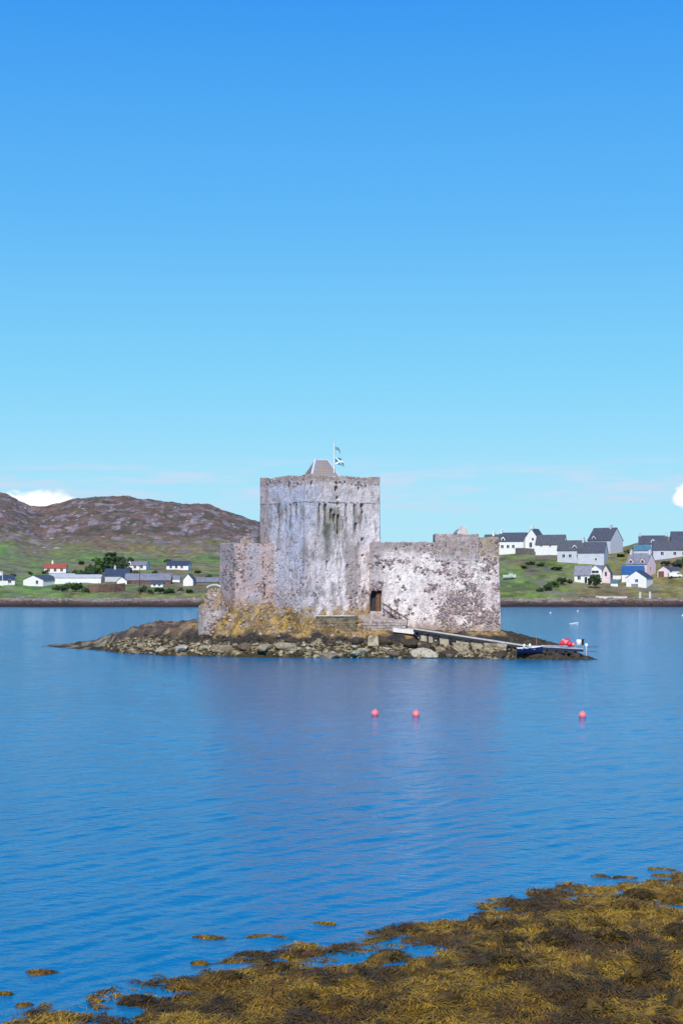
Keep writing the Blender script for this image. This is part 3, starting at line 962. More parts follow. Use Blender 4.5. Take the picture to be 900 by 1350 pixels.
# ------------------------------------------------------------------ castle islet
HX = ([-40, -38, -33, -28, -25, -20, -17.2, -15.5, -10, -5, -3.5, 2.0, 3.5, 8, 12, 18.5, 21, 25, 27, 28.5],
      [0, .35, .8, 2.1, 2.9, 3.1, 3.5, 4.9, 5.4, 5.2, 4.7, 4.1, 3.1, 3.0, 2.8, 2.5, 2.2, 1.4, .7, 0])
YFX = ([-41, -36, -30, -26, -20, -13, -6, 0, 10, 18, 23, 28.5], [203, 197, 190, 183, 177.5, 174.6, 172.4, 171.4, 170.8, 170.2, 168.6, 167.8])
YBX = ([-41, -30, -20, -10, 20, 24, 28.5], [207, 214, 220, 226, 222, 200, 178])


def isl_z(x, Y):
    x = np.asarray(x, float); Y = np.asarray(Y, float)
    H = np.interp(x, *HX)
    yf = np.interp(x, *YFX) + (fbm(x / 5, Y * 0 + 3, 61, 4) - .5) * 2.2
    yb = np.interp(x, *YBX)
    d = Y - yf
    wd = np.interp(x, [-40, -24, -16, -3, 3, 18, 24, 28], [8, 6, 5.4, 5.2, 7, 8, 12, 8])
    r = np.interp(d / wd, [-.6, 0, .12, .38, .62, .95, 1.3], [-.5, .0, .14, .30, .52, .95, 1.0])
    back = np.clip((yb - Y) / 9.0, -.5, 1)
    z = H * np.minimum(r, back)
    under = np.minimum(d, yb - Y)
    z = np.where(under < 0, np.minimum(z, under * .35), z)
    z = z + np.where((x < -40) | (x > 28.5), -1.0, 0)
    a = np.clip(H / 2.5, .12, 1)
    rock = (fbm(x / 2.6, Y / 2.1 + x / 9, 62, 5) - .5) * 1.15 + (np.abs(fbm(x / 1.1, Y / .8, 64, 3) - .5)) * .5 - .12
    rock = rock + (fbm(x / .55, Y / .45, 67, 3) - .5) * .5
    rock = rock + (np.abs(fbm(x / 3.2 + Y / 6, Y / .9, 66, 4) - .5) - .12) * 1.9 * (1 - sstep(x, -21, -16))
    return z + rock * a * (1 - .65 * sstep(d / wd, .95, 1.4) * (x > 3)) + (np.abs(fbm(x / 1.6, Y / .7 + x / 3, 68, 3) - .5) - .1) * .9 * a


xs = np.arange(-44, 31.01, .17); ys = np.concatenate([np.arange(164, 184, .15), np.arange(184, 232, .8)])
GX, GY = np.meshgrid(xs, ys, indexing='ij')
GZ = isl_z(GX, GY)
U = 450 + GX * F / GY
c = np.zeros(GX.shape + (3,)); c[:] = (.13, .085, .05)
na, nb = fbm(GX / 1.3, GY / 1.3, 71, 5), fbm(GX / .5, GY / .5, 72, 4)
hz = GZ + (na - .5) * 2.4
c = lerp3(c, (.42, .26, .08), sstep(na, .38, .55) * sstep(hz, 2.3, 2.9))        # ochre lichen and grass
c = lerp3(c, (.16, .14, .045), sstep(nb, .50, .64) * sstep(hz, 2.3, 2.9) * .8)
c = lerp3(c, (.42, .31, .27), sstep(nb, .54, .64) * sstep(hz, 2.8, 3.4) * .8)
c = lerp3(c, (.12, .085, .06), sstep(fbm(GX / .8, GY / .6, 76, 4), .54, .64) * sstep(hz, 2.3, 2.9) * .7)
lft = 1 - sstep(GX, -21, -17)
c = lerp3(c, (.10, .065, .05), lft * .85)
c = lerp3(c, (.30, .235, .13), lft * sstep(fbm(GX / 2.4, GY / .7, 75, 4), .54, .62) * .85)
c = lerp3(c, (.034, .030, .032), (1 - sstep(hz, 2.1, 2.6)) * sstep(hz, 1.2, 1.7) * (1 - .5 * lft))   # black band
pale = (1 - sstep(hz, 1.3, 1.8)) * sstep(hz, .15, .5)
c = lerp3(c, (.30, .25, .15), pale * sstep(nb, .42, .56) * .95)
c = lerp3(c, (.05, .04, .016), pale * (1 - sstep(nb, .36, .50)) * .95)
c = lerp3(c, (.045, .034, .014), 1 - sstep(hz, .1, .45))
rgt = sstep(GX, 18.5, 20)
c = lerp3(c, (.045, .035, .020), rgt * .92)
c = lerp3(c, (.11, .08, .025), rgt * sstep(nb, .52, .66) * .7)
V = np.stack([GX, GY, GZ], -1).reshape(-1, 3)
tag(link('islet_rock', mesh_np('islet_rock', V, grid_faces(len(xs), len(ys)), M['rock'], c.reshape(-1, 3), False)), kind='structure')

# small stones of the islet shore
n = 3600
px_ = RNG.uniform(-30, 28, n); dd = RNG.uniform(.0, 4.6, n)
py_ = np.interp(px_, *YFX) + dd
zz = isl_z(px_, py_)
ok = (zz > -.05) & (zz < 2.3)
px_, py_, zz = px_[ok], py_[ok], zz[ok]
sel = RNG.uniform(size=len(px_))
sel = sel + (fbm(px_ / 2.3, py_ / 1.2, 210, 3) < .5) * .4 + .22
pa = np.where((sel < .5)[:, None], np.array([.40, .33, .20]), np.where((sel < .8)[:, None], np.array([.20, .16, .09]), np.array([.05, .04, .02])))
pa = pa * RNG.uniform(.7, 1.25, (len(px_), 1))
dk = ((px_ > 19) | (zz > 1.7) | (zz < .15))[:, None]
pa = np.where(dk, np.array([.05, .042, .025]) * RNG.uniform(.7, 1.8, (len(px_), 1)), pa)
nbk = 520
bx__ = RNG.uniform(-17, 3.5, nbk); by__ = RNG.uniform(175.2, 181, nbk); bz__ = isl_z(bx__, by__)
okb = (bz__ > 2.2) & (bz__ < 5.8)
bx__, by__, bz__ = bx__[okb], by__[okb], bz__[okb]
bpal = np.array([(.36, .26, .21), (.34, .24, .12), (.24, .19, .16), (.13, .10, .07), (.42, .33, .28)])[RNG.integers(0, 5, len(bx__))] * RNG.uniform(.7, 1.2, (len(bx__), 1))
tag(link('bank_stones', scatter_mesh('bank_stones', M['stones'], np.stack([bx__, by__, bz__], 1), RNG.uniform(.10, .34, len(bx__)), bpal, 1, .7, 27)),
    'tumbled stones lying in the ochre bank below the castle walls', 'stones', kind='stuff')
tag(link('shore_stones', scatter_mesh('shore_stones', M['stones'], np.stack([px_, py_, zz], 1), RNG.uniform(.10, .30, len(px_)), pa, 1, .6, 23)),
    'small stones and cobbles packed round the foot of the castle islet', 'stones', kind='stuff')

# boulders one can pick out
bmeshes = [ico_mesh('boulder', M['rock'], 2, 200 + k, (1, .8, .52), .42, ((.32, .26, .17), (.40, .34, .22), (.16, .12, .08), (.25, .20, .13), (.46, .41, .31))[k % 5], 7 + k % 4) for k in range(10)]
darkme = [ico_mesh('boulder', M['rock'], 2, 230 + k, (1, .85, .6), .35, (.07, .052, .035), 5) for k in range(4)]
zones = [(-30, -22, 'pale boulder on the left spit of the islet'), (-22, -15, 'pale boulder on the shore left of the ruined stump'),
         (-15, -8, 'pale boulder on the shore below the ochre bank'), (-8, -1, 'pale boulder on the shore below the tower'),
         (-1, 5, 'pale boulder on the shore below the doorway steps'), (5, 12, 'pale boulder below the upper half of the ramp'),
         (12, 19, 'pale boulder below the lower half of the ramp')]
cnt = 0
placed = []
tries = 0
while cnt < 170 and tries < 16000:
    tries += 1
    x = random.uniform(-28, 18.6); d = random.triangular(.1, 4.2, 1.0)
    Y = float(np.interp(x, *YFX)) + d
    z = float(isl_z(x, Y))
    if not (.0 < z < 1.45): continue
    if float(fbm(x / 2.3, Y / 1.2, 210, 3)) < .47: continue
    s = random.uniform(.26, .5) if random.random() < .72 else random.uniform(.55, 1.05)
    if x < -14: s *= .8
    if any((x - a) ** 2 + ((Y - b) * 1.2) ** 2 < (s + q) ** 2 * .62 for a, b, q in placed): continue
    placed.append((x, Y, s)); cnt += 1
    o = link('boulder', bmeshes[cnt % 10], None, (x, Y, z + s * .12))
    o.rotation_euler = (random.uniform(-.2, .2), random.uniform(-.2, .2), random.uniform(0, 6.28))
    o.scale = (s * random.uniform(.9, 1.6), s, s * random.uniform(.7, 1.2))
    lb = next(l for a, b, l in zones if a <= x <= b)
    tag(o, lb, 'boulder', lb.replace('boulder', 'boulders', 1))
for k, (px, dd_, s) in enumerate([(208, 1.2, 1.0), (236, 1.0, 1.2), (322, 1.1, 1.3), (380, 1.4, 1.7), (432, .9, 1.5), (472, 1.2, 1.1), (556, 1.0, 1.5), (516, .8, 1.2), (350, .7, 1.2), (290, .9, 1.1)]):
    x = X(px, 173.5); Y = float(np.interp(x, *YFX)) + dd_
    o = link('boulder', bmeshes[(3 * k + 1) % 10], None, (x, Y, float(isl_z(x, Y)) + .05)); o.scale = (s * 1.3, s * .9, s * .85); o.rotation_euler = (.12, 0, k * 2.1)
    lb = next(l for a, b, l in zones if a <= x <= b).replace('pale boulder', 'big flat ledge rock')
    tag(o, lb, 'rock', 'big flat ledge rocks on the islet shore')
for k, (px, py, Y, s) in enumerate([(505, 846, 174.5, 1.2), (470, 846, 175, .9), (560, 843, 174.4, 1.3), (590, 852, 172.3, 1.1), (660, 857, 171.2, 1.0), (540, 838, 175.2, 1.2), (705, 860, 170, 1.0),
                                    (735, 862, 169.5, .9), (758, 861, 169, .8), (352, 845, 175.4, 1.0), (385, 846, 174.5, .9), (520, 842, 175, 1.0)]):
    p = P(px, py, Y)
    o = link('boulder', darkme[k % 4], None, (p.x, Y, float(isl_z(p.x, Y)) + .1 * s)); o.scale = (s * 1.2, s, s * .9); o.rotation_euler = (0, 0, k)
    tag(o, 'large blackish boulder in the dark band of the islet', 'boulder', 'dark weed grown boulders on the islet')
# two pale squared slabs leaning below the door
p = P(492, 845, 173.9)
o = MB().prism([(-.65, -.75), (.6, -.8), (.5, .55), (-.3, .7), (-.6, .45)], -.2, .2, 'y').build('stone_slab', M['concretecream'])
o.location = (p.x, 173.9, p.z); o.rotation_euler = (R(-35), 0, 0)
tag(o, 'pale squared slab leaning on the dark rocks below the doorway', 'slab')


# ------------------------------------------------------------------ castle
def ring_wall(name, parent, poly, z0, ztop, res, openings, thick, drop, colfn, mat, bulge=.07, zres=.13, seed=0, deck=True, batter=0.0):
    """a closed masonry ring: unevenly faced outside, openings sunk into it, parapet and inner deck.
       res: sampling step of each side; ztop(side, u, x, y) gives the wall head; openings: (side, u0, u1, zlo, zhi, depth)"""
    n = len(poly)
    area = sum(poly[i][0] * poly[(i + 1) % n][1] - poly[(i + 1) % n][0] * poly[i][1] for i in range(n))
    wind = 1 if area > 0 else -1
    P0, NN, SD, UU, CR = [], [], [], [], []
    for k in range(n):
        a, b = np.array(poly[k], float), np.array(poly[(k + 1) % n], float)
        L = np.linalg.norm(b - a); d = (b - a) / L
        nr = np.array([d[1], -d[0]]) * wind
        m = max(1, int(L / res[k]))
        for i in range(m):
            u = L * i / m
            P0.append(a + d * u); NN.append(nr); SD.append(k); UU.append(u); CR.append(i == 0)
    P0, NN, SD, UU, CR = map(np.array, (P0, NN, SD, UU, CR))
    # corner normals: average of neighbours
    for i in np.where(CR)[0]:
        q = NN[i] + NN[i - 1]; NN[i] = q / np.linalg.norm(q)
    zt = np.array([ztop(k, u, p[0], p[1]) for k, u, p in zip(SD, UU, P0)])
    nz = int((zt.max() - z0) / zres) + 1
    fr = np.linspace(0, 1, nz)
    Z = z0 + fr[None, :] * (zt[:, None] - z0)
    S = UU[:, None] + SD[:, None] * 40.0 + 0 * Z
    D = (fbm(S / 1.1, Z / 1.1, 80 + seed, 4) - .5) * bulge * 2 + (fbm(S / .3, Z / .3, 84 + seed, 2) - .5) * bulge
    D = D + batter * (1 - fr[None, :]) ** 2
    D[CR] = np.where(D[CR] > 0, D[CR] * .3, D[CR] * .3) + batter * (1 - fr[None, :]) ** 2
    Od = np.zeros_like(Z)
    for (k, u0, u1, zl, zh, dp) in openings:
        mk = (SD[:, None] == k) & (UU[:, None] > u0) & (UU[:, None] < u1) & (Z > zl) & (Z < zh)
        Od = np.maximum(Od, np.where(mk, dp, 0))
    D = D - Od
    Xg = P0[:, 0][:, None] + NN[:, 0][:, None] * D
    Yg = P0[:, 1][:, None] + NN[:, 1][:, None] * D
    rag = (fbm(UU / .5 + SD * 9, UU * 0, 90 + seed, 3) - .5) * .22
    Z[:, -1] += rag
    Z[:, -2] += rag * .5
    C = colfn(Xg, Yg, Z, SD[:, None] + 0 * Z, Od)
    m = len(P0)
    V = np.stack([Xg, Yg, Z], -1).reshape(-1, 3)
    Fc = grid_faces(m, nz, True)
    # parapet top, inner face
    inn = P0 - NN * thick
    top = Z[:, -1]
    V2 = np.stack([inn[:, 0], inn[:, 1], top - .02], -1)
    V3 = np.stack([inn[:, 0], inn[:, 1], np.full(m, zt.min() - drop)], -1)
    b = len(V)
    o = np.arange(m); o2 = (o + 1) % m
    Fc = np.concatenate([Fc, np.stack([o * nz + nz - 1, o2 * nz + nz - 1, b + o2, b + o], -1), np.stack([b + o, b + o2, b + m + o2, b + m + o], -1)])
    V = np.concatenate([V, V2, V3])
    Ctop = np.tile(np.array([.33, .27, .22, .6]), (2 * m, 1))
    Ca = np.concatenate([C.reshape(-1, 4), Ctop])
    ob = link(name, mesh_np(name, V, Fc, mat, Ca), parent)
    if deck:
        dm = bpy.data.meshes.new('wall_walk')
        q = np.column_stack([inn, np.full(m, zt.min() - drop + .002)])
        dm.from_pydata([tuple(v) for v in q], [], [tuple(range(m))])
        dm.materials.append(M['stonewall'])
        link('wall_walk', dm, ob)
    return ob, dict(P0=P0, NN=NN, SD=SD, UU=UU, Z=Z, C=C, Xg=Xg, Yg=Yg, Od=Od, m=m, nz=nz)


def uv_of(Xg, Z):
    return 450 + Xg * 11.05, 764 - (Z - 8.9) * 11.05


def tower_col(Xg, Yg, Z, side, Od):
    u, v = uv_of(Xg, Z)
    right = side == 0
    n1_, n2_, n3_ = fbm(u / 26, v / 30, 101, 4), fbm(u / 6, v / 9, 102, 4), fbm(u / 5.0, v / 26, 103, 4)
    c = np.zeros(Z.shape + (3,)); c[:] = (.60, .52, .51)
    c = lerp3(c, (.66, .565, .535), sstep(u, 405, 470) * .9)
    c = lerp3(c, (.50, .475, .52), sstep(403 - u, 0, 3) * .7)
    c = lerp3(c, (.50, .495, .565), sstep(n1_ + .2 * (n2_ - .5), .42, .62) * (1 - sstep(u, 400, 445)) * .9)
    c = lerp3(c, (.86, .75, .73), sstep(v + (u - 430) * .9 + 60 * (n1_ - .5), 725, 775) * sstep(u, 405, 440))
    c = lerp3(c, (.80, .72, .73), sstep(u + 12 * (n2_ - .5), 474, 484) * (1 - sstep(u, 492, 500)) * sstep(v, 690, 720) * .8)
    c = lerp3(c, (.36, .27, .25), sstep(u + 8 * (n2_ - .5), 357, 350) * .75)                          # brownish left edge
    c = lerp3(c, (.36, .27, .21), sstep(v + 8 * (n2_ - .5), 641, 630) * .85)                           # lichened wall head
    c = lerp3(c, (.32, .26, .21), sstep(n2_, .56, .70) * .5)
    c = lerp3(c, (.23, .20, .19), sstep(n3_ + .25 * (n2_ - .5), .54, .70) * .6 * sstep(v, 650, 675))                      # run-off streaks
    c = lerp3(c, (.66, .65, .68), sstep(n3_, .40, .28) * .4)
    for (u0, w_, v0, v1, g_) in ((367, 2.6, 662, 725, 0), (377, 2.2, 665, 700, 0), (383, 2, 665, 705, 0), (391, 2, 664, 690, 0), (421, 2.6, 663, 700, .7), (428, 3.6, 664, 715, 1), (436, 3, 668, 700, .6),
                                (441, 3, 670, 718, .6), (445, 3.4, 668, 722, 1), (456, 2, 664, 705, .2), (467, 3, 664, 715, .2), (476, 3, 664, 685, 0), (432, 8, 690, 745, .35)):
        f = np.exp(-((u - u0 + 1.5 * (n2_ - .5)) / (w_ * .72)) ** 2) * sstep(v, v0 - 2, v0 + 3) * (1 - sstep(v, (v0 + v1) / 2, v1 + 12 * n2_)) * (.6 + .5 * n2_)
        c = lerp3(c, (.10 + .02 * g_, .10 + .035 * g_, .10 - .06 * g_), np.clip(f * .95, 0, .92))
    f = sstep(v + 10 * (n2_ - .5), 794, 806)
    c = lerp3(c, (.40, .26, .10), f * .8 * sstep(n2_, .36, .5))
    c = lerp3(c, (.33, .27, .25), sstep(u, 452, 458) * sstep(u, 476, 470) * sstep(v, 712, 722) * sstep(v, 800, 780) * .75)
    c = lerp3(c, (.24, .22, .24), np.exp(-((u - 401.5 + 1.5 * (n2_ - .5)) / 1.3) ** 2) * sstep(v, 632, 640) * (.25 + .5 * n1_))
    c = c * np.where(Od > .05, .45, 1)[..., None]  # slots and holes: shade of the recess painted into the albedo
    st = .02 + .22 * sstep(v, 690, 760) + .35 * np.exp(-((u - 465) / 9.) ** 2) * sstep(v, 730, 745) + .30 * np.exp(-((u - 378) / 16.) ** 2) * sstep(v, 765, 780)
    st = np.where(v < 640, .45, st)
    st = st + np.where(side > 1, .2, 0)
    return np.concatenate([c, st[..., None]], -1)


def curtain_col(Xg, Yg, Z, side, Od):
    u, v = uv_of(Xg, Z)
    n1_, n2_ = fbm(u / 22, v / 18, 111, 4), fbm(u / 5, v / 5, 112, 4)
    c = np.zeros(Z.shape + (3,)); c[:] = (.68, .57, .545)
    c = lerp3(c, (.82, .72, .67), sstep(n1_ + .3 * (n2_ - .5), .44, .60))
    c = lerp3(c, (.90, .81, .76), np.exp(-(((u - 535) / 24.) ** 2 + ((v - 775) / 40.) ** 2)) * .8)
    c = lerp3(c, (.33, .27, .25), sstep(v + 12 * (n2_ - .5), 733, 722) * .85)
    c = lerp3(c, (.40, .31, .18), sstep(u, 625, 635) * sstep(v, 745, 730) * .7)
    c = lerp3(c, (.36, .30, .29), sstep(u + 10 * (n2_ - .5), 515, 498) * .6)
    c = lerp3(c, (.36, .25, .17), sstep(v + 14 * (n2_ - .5), 818, 829) * .8)
    c = lerp3(c, (.30, .26, .25), sstep(n2_, .60, .72) * .5)
    st = .32 + .30 * np.exp(-(((u - 592) / 22.) ** 2 + ((v - 790) / 26.) ** 2)) + .15 * sstep(u, 560, 600) - .35 * np.exp(-(((u - 533) / 22.) ** 2 + ((v - 772) / 30.) ** 2)) + .1 * sstep(v, 800, 820)
    left = u < 400
    cl = np.zeros_like(c); cl[:] = (.50, .38, .36)
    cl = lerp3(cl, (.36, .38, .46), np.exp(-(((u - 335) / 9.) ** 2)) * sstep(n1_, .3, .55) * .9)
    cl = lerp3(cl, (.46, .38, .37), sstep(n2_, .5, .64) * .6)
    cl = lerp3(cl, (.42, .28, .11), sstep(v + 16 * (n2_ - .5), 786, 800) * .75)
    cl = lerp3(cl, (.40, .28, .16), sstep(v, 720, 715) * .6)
    cl = lerp3(cl, (.16, .12, .12), np.exp(-((u - 308.5) / 1.6) ** 2) * sstep(v, 735, 745) * .7)
    c = np.where(left[..., None], cl, c)
    st = np.where(left, .42, st)
    c = c * np.where(Od > .05, .45, 1)[..., None]  # doorway and wall holes darkened in colour to stand for their shade
    return np.concatenate([c, st[..., None]], -1)


castle = empty('castle', (0, 180, 4.0))
tag(castle, 'ruined stone sea castle with tall square tower and limewashed curtain walls on its rocky islet', 'castle')
inv = castle.matrix_basis.inverted()
bpy.context.view_layer.update()


def pin(o):
    """keep world coordinates under the castle empty"""
    o.matrix_parent_inverse = Matrix.Translation((0, -180, -4.0))
    return o


K = (X(402, 178), 178.0); Rr = (X(500.5, 182.8), 182.8); Ll = (X(343, 184.6), 184.6)
Bk = (Rr[0] + Ll[0] - K[0], Rr[1] + Ll[1] - K[1] + 1.5)
tpoly = [K, Rr, Bk, Ll]
LR = math.dist(K, Rr); LL = math.dist(K, Ll)


def t_open(px, py0, py1, wpx, dp=1.1):
    """opening of the tower face given where it shows in the photograph"""
    if px > 402:
        u = LR * (px - 402) / 98.5; Y = 178 + 4.8 * (px - 402) / 98.5; wd = wpx * .103
        return (0, u - wd / 2, u + wd / 2, Zat(py1, Y), Zat(py0, Y), dp)
    u = LL * (402 - px) / 59.0; Y = 178 + 6.6 * (402 - px) / 59.0; wd = wpx * .146
    u = LL - u
    return (3, u - wd / 2, u + wd / 2, Zat(py1, Y), Zat(py0, Y), dp)


tops = [t_open(*a) for a in [(367, 676, 696, 2.6), (377, 672, 683, 2.4), (382.5, 665, 678, 1.8), (391, 665, 672, 2), (363, 664, 670, 2), (380, 640, 646, 1.8), (387, 641, 645, 1.8),
                             (410.5, 634.5, 639, 2.6), (443, 635, 639, 3.2), (442.6, 641, 647, 4.2, .8), (444, 654, 658, 2.6), (472, 636, 641, 2.4), (472.5, 643, 647, 2.6), (445, 662, 666, 2.4),
                             (421, 664, 678, 2.6), (428.5, 665, 690, 3.6), (436, 672, 682, 2.4), (440, 678, 689, 3.6, .7), (445.5, 678, 704, 3.4), (456, 665, 680, 2.4), (467, 665, 677, 2.6),
                             (468.5, 690, 698, 3.0), (476, 664, 668, 4), (476.5, 674, 678, 2), (430, 740, 749, 2.0), (457, 744, 749, 2.6), (477, 710, 713, 2.6), (477, 731, 734, 2.4)]]
tz = lambda k, u, x, y: 21.18 + .06 * math.sin(x * 1.7) + (.10 if k == 0 and u < 4 else 0)
tops = [(k, a, b, c, d, min(e, .8) if d > 18 else e) for (k, a, b, c, d, e) in tops]
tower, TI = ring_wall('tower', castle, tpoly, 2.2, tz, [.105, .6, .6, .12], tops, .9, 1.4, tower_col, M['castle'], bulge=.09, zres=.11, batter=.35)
pin(tower)
# corbel course: thin projecting ledge over the slots on the seaward faces
cb = MB()
for k in range(34):
    for (a, b, L_) in ((K, Rr, LR), (K, Ll, LL)):
        if random.random() < .35: continue
        d = np.array([b[0] - a[0], b[1] - a[1]]) / L_
        nr = np.array([d[1], -d[0]]) if a is K and b is Rr else np.array([-d[1], d[0]])
        u = (k + .5) * L_ / 34
        p = np.array(a) + d * u
        M4 = Matrix.Translation((p[0], p[1], 0)) @ Matrix.Rotation(math.atan2(d[1], d[0]), 4, 'Z')
        zc = Zat(663, 181) + random.uniform(-.03, .03)
        w_ = L_ / 34 * .44
        s_ = -1 if b is Rr else 1
        cb.box(-w_, w_, min(0, s_ * .10), max(0, s_ * .10), zc, zc + .09, M4)
# (individual ledge stones are about two pixels wide: one joined part)
lm_ = cb.build('ledge_stones', M['stonewall'], tower); lm_['kind'] = 'stuff'; lm_.data.materials[0] = paint('ledge_stone', (.42, .38, .40), .9, .2, 3)

# curtain wall
cpoly = [(X(290, 186.5), 186.5), (X(309, 181.4), 181.4), (X(372, 182.6), 182.6), (X(487, 184.4), 184.4), (X(488, 180.5), 180.5), (X(657.5, 181.8), 181.8), (18.9, 204.0), (-13.5, 206.0)]


def cz(k, u, x, y):
    if k == 0: return Zat(716.5, 184) + .05 * math.sin(u * 3)
    if k == 1:
        px = 450 + x * F / y
        return Zat(716.5, 182) + (.65 if 318 < px < 335 else 0) + (.25 if 322 < px < 331 else 0)
    if k in (2, 3): return Zat(716, 183)
    if k == 4:
        px = 450 + x * F / y
        return Zat(714.5, 181.2) + (.62 if px > 629 else 0)
    if k == 5: return Zat(709.0, 182)
    return 12.6


def c_open(px, py0, py1, wpx, dp=.4):
    Y = 180.5 + 1.3 * (px - 488) / 169.5
    u = X(px, Y) - cpoly[4][0]
    return (4, u - wpx * .0455, u + wpx * .0455, Zat(py1, Y), Zat(py0, Y), dp)


cops = [c_open(495.8, 778.5, 806.5, 15.0, 1.6), c_open(498, 741, 744, 7, .35), c_open(506, 746, 749, 3), c_open(522, 723, 725.5, 3), c_open(513, 797, 800, 3, .2), c_open(644, 751, 753, 2.5),
        c_open(591, 741, 744, 2.5), c_open(560, 757, 759, 2.5), c_open(541, 802, 807, 4, .25), c_open(560, 815, 819, 4, .25), c_open(629, 740, 742, 2.5)]
cops += [(1, X(px, 182) - cpoly[1][0], X(px, 182) - cpoly[1][0] + .2, Zat(b, 182), Zat(a, 182), .35) for px, a, b in ((347, 740, 750), (331, 735, 738), (349, 770, 786))]
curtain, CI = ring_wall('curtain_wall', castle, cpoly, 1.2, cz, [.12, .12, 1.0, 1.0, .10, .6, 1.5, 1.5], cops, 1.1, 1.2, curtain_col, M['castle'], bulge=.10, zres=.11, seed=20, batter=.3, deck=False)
pin(curtain)
pin(MB().box(-12.5, 17.6, 185.0, 203.0, 5.0, 5.3).build('courtyard_floor', M['stonewall'], castle))
# courtyard turret that stands a hand's breadth proud of the wall
tp = [(X(573, 181.05), 181.05), (X(630.5, 181.5), 181.5), (X(630.5, 181.5), 185.4), (X(573, 181.05), 185.1)]


def turret_col(Xg, Yg, Z, side, Od):
    u, v = uv_of(Xg, Z)
    n2_ = fbm(u / 5, v / 5, 122, 4)
    c = np.zeros(Z.shape + (3,)); c[:] = (.34, .27, .265)
    c = lerp3(c, (.50, .42, .40), sstep(n2_, .48, .62) * .7)
    c = lerp3(c, (.38, .30, .16), sstep(n2_, .55, .40) * .35)
    c = lerp3(c, (.60, .54, .54), sstep(v, 728, 740) * .8)
    c = c * np.where(Od > .05, .35, 1)[..., None]  # shade inside the turret hole is put into its colour
    return np.concatenate([c, np.full(Z.shape + (1,), .50)], -1)


turret, _ = ring_wall('turret', castle, tp, Zat(739, 181.1), lambda k, u, x, y: Zat(704, 181.1), [.11, .3, .6, .15],
                      [(0, .25, .75, Zat(725.5, 181.1), Zat(722, 181.1), .4)], .6, 1.0, turret_col, M['castle'], bulge=.07, zres=.11, seed=40)
pin(turret)
# the hall inside the court: only the top of its gable shows over the turret
hg = MB().prism([(X(602, 188), 11), (X(617, 188), 11), (X(617, 188), Zat(702, 188)), (X(613.5, 188), Zat(696.5, 188)), (X(611, 188), Zat(693.2, 188)), (X(608, 188), Zat(693.2, 188)), (X(605, 188), Zat(697, 188)), (X(602, 188), Zat(702, 188))], 187.6, 188.4, 'y').build('hall_gable', paint('old_limewash', (.62, .56, .55), .9, .2, 2, bump=.05), castle)
pin(hg)
hr = MB().prism([(X(603, 188), Zat(702.5, 188)), (X(609.5, 188), Zat(695, 188)), (X(616, 188), Zat(702.5, 188))], 188.41, 199, 'y').build('hall_roof', M['roofslate_c'], castle)
pin(hr)

# cap roof
rb = [P(410, 632, 181.8), P(449.5, 632, 182.8), P(452, 632, 188.6), P(396, 632, 187.6)]
for v in rb: v.z = 21.0
rg_ = [P(415.5, 606.5, 185.3), P(432, 607, 186.2)]
cap = MB().poly(rb + rg_, [(0, 1, 5, 4), (1, 2, 5), (2, 3, 4, 5), (3, 0, 4)]).build('cap_roof', M['roofslate_c'], castle)
pin(cap)
# lead hips, ridge and the slate courses
hp = MB()
for a, b, r_ in ((rb[0], rg_[0], .17), (rb[1], rg_[1], .08), (rb[3], rg_[0], .09), (rg_[0], rg_[1], .08)):
    hp.tube([a + Vector((0, -.02, .03)), b + Vector((0, -.02, .03))], r_, 6)
hp.build('lead_hips', M['lead'], cap)
sc_ = MB()
nrw = 11
for r_ in range(nrw):
    f0, f1 = r_ / nrw, (r_ + 1.12) / nrw
    for (A, B, C_, D_) in ((rb[0], rb[1], rg_[1], rg_[0]), (rb[3], rb[0], rg_[0], rg_[0])):
        a0, b0 = A.lerp(D_, f0), B.lerp(C_, f0)
        a1, b1 = A.lerp(D_, min(1, f1)), B.lerp(C_, min(1, f1))
        nrm = (B - A).cross(D_ - A).normalized()
        if nrm.y > 0: nrm = -nrm
        m_ = max(1, int((b0 - a0).length / .28))
        for q in range(m_):
            s0, s1 = q / m_ + .006, (q + 1) / m_ - .006
            j = random.uniform(.0, .02)
            lo, hi = nrm * (.055 + j), nrm * (.02 + j)
            sc_.poly([a0.lerp(b0, s0) + lo, a0.lerp(b0, s1) + lo, a1.lerp(b1, s1) + hi, a1.lerp(b1, s0) + hi,
                      a0.lerp(b0, s0), a0.lerp(b0, s1)], [(0, 1, 2, 3), (0, 4, 5, 1)])
so = sc_.build('slates', M['roofslate_c'], cap); so['kind'] = 'stuff'

# door and its frame set back in the opening
dx, dY = X(495.3, 181.4), 181.5
z0_, z1_ = Zat(806.5, 180.6), Zat(778.5, 180.6)
dr = empty('doorway', (dx, dY, z0_)); dr.parent = castle; pin(dr)
MB().box(-.62, -.5, -.1, .1, 0, z1_ - z0_).box(.5, .62, -.1, .1, 0, z1_ - z0_).box(-.62, .62, -.1, .1, z1_ - z0_ - .15, z1_ - z0_ + .05).build('door_frame', M['wood'], dr)
for k in range(3):
    MB().box(.02 + k * .16, .165 + k * .16, -.42, -.36, .05, z1_ - z0_ - .3).build('door_board', M['doorwood'], dr)
MB().box(-.5, .02, .1, .3, 0, z1_ - z0_).build('passage_shade_panel', M['wood'], dr)  # dark panel standing in for the shade inside the passage

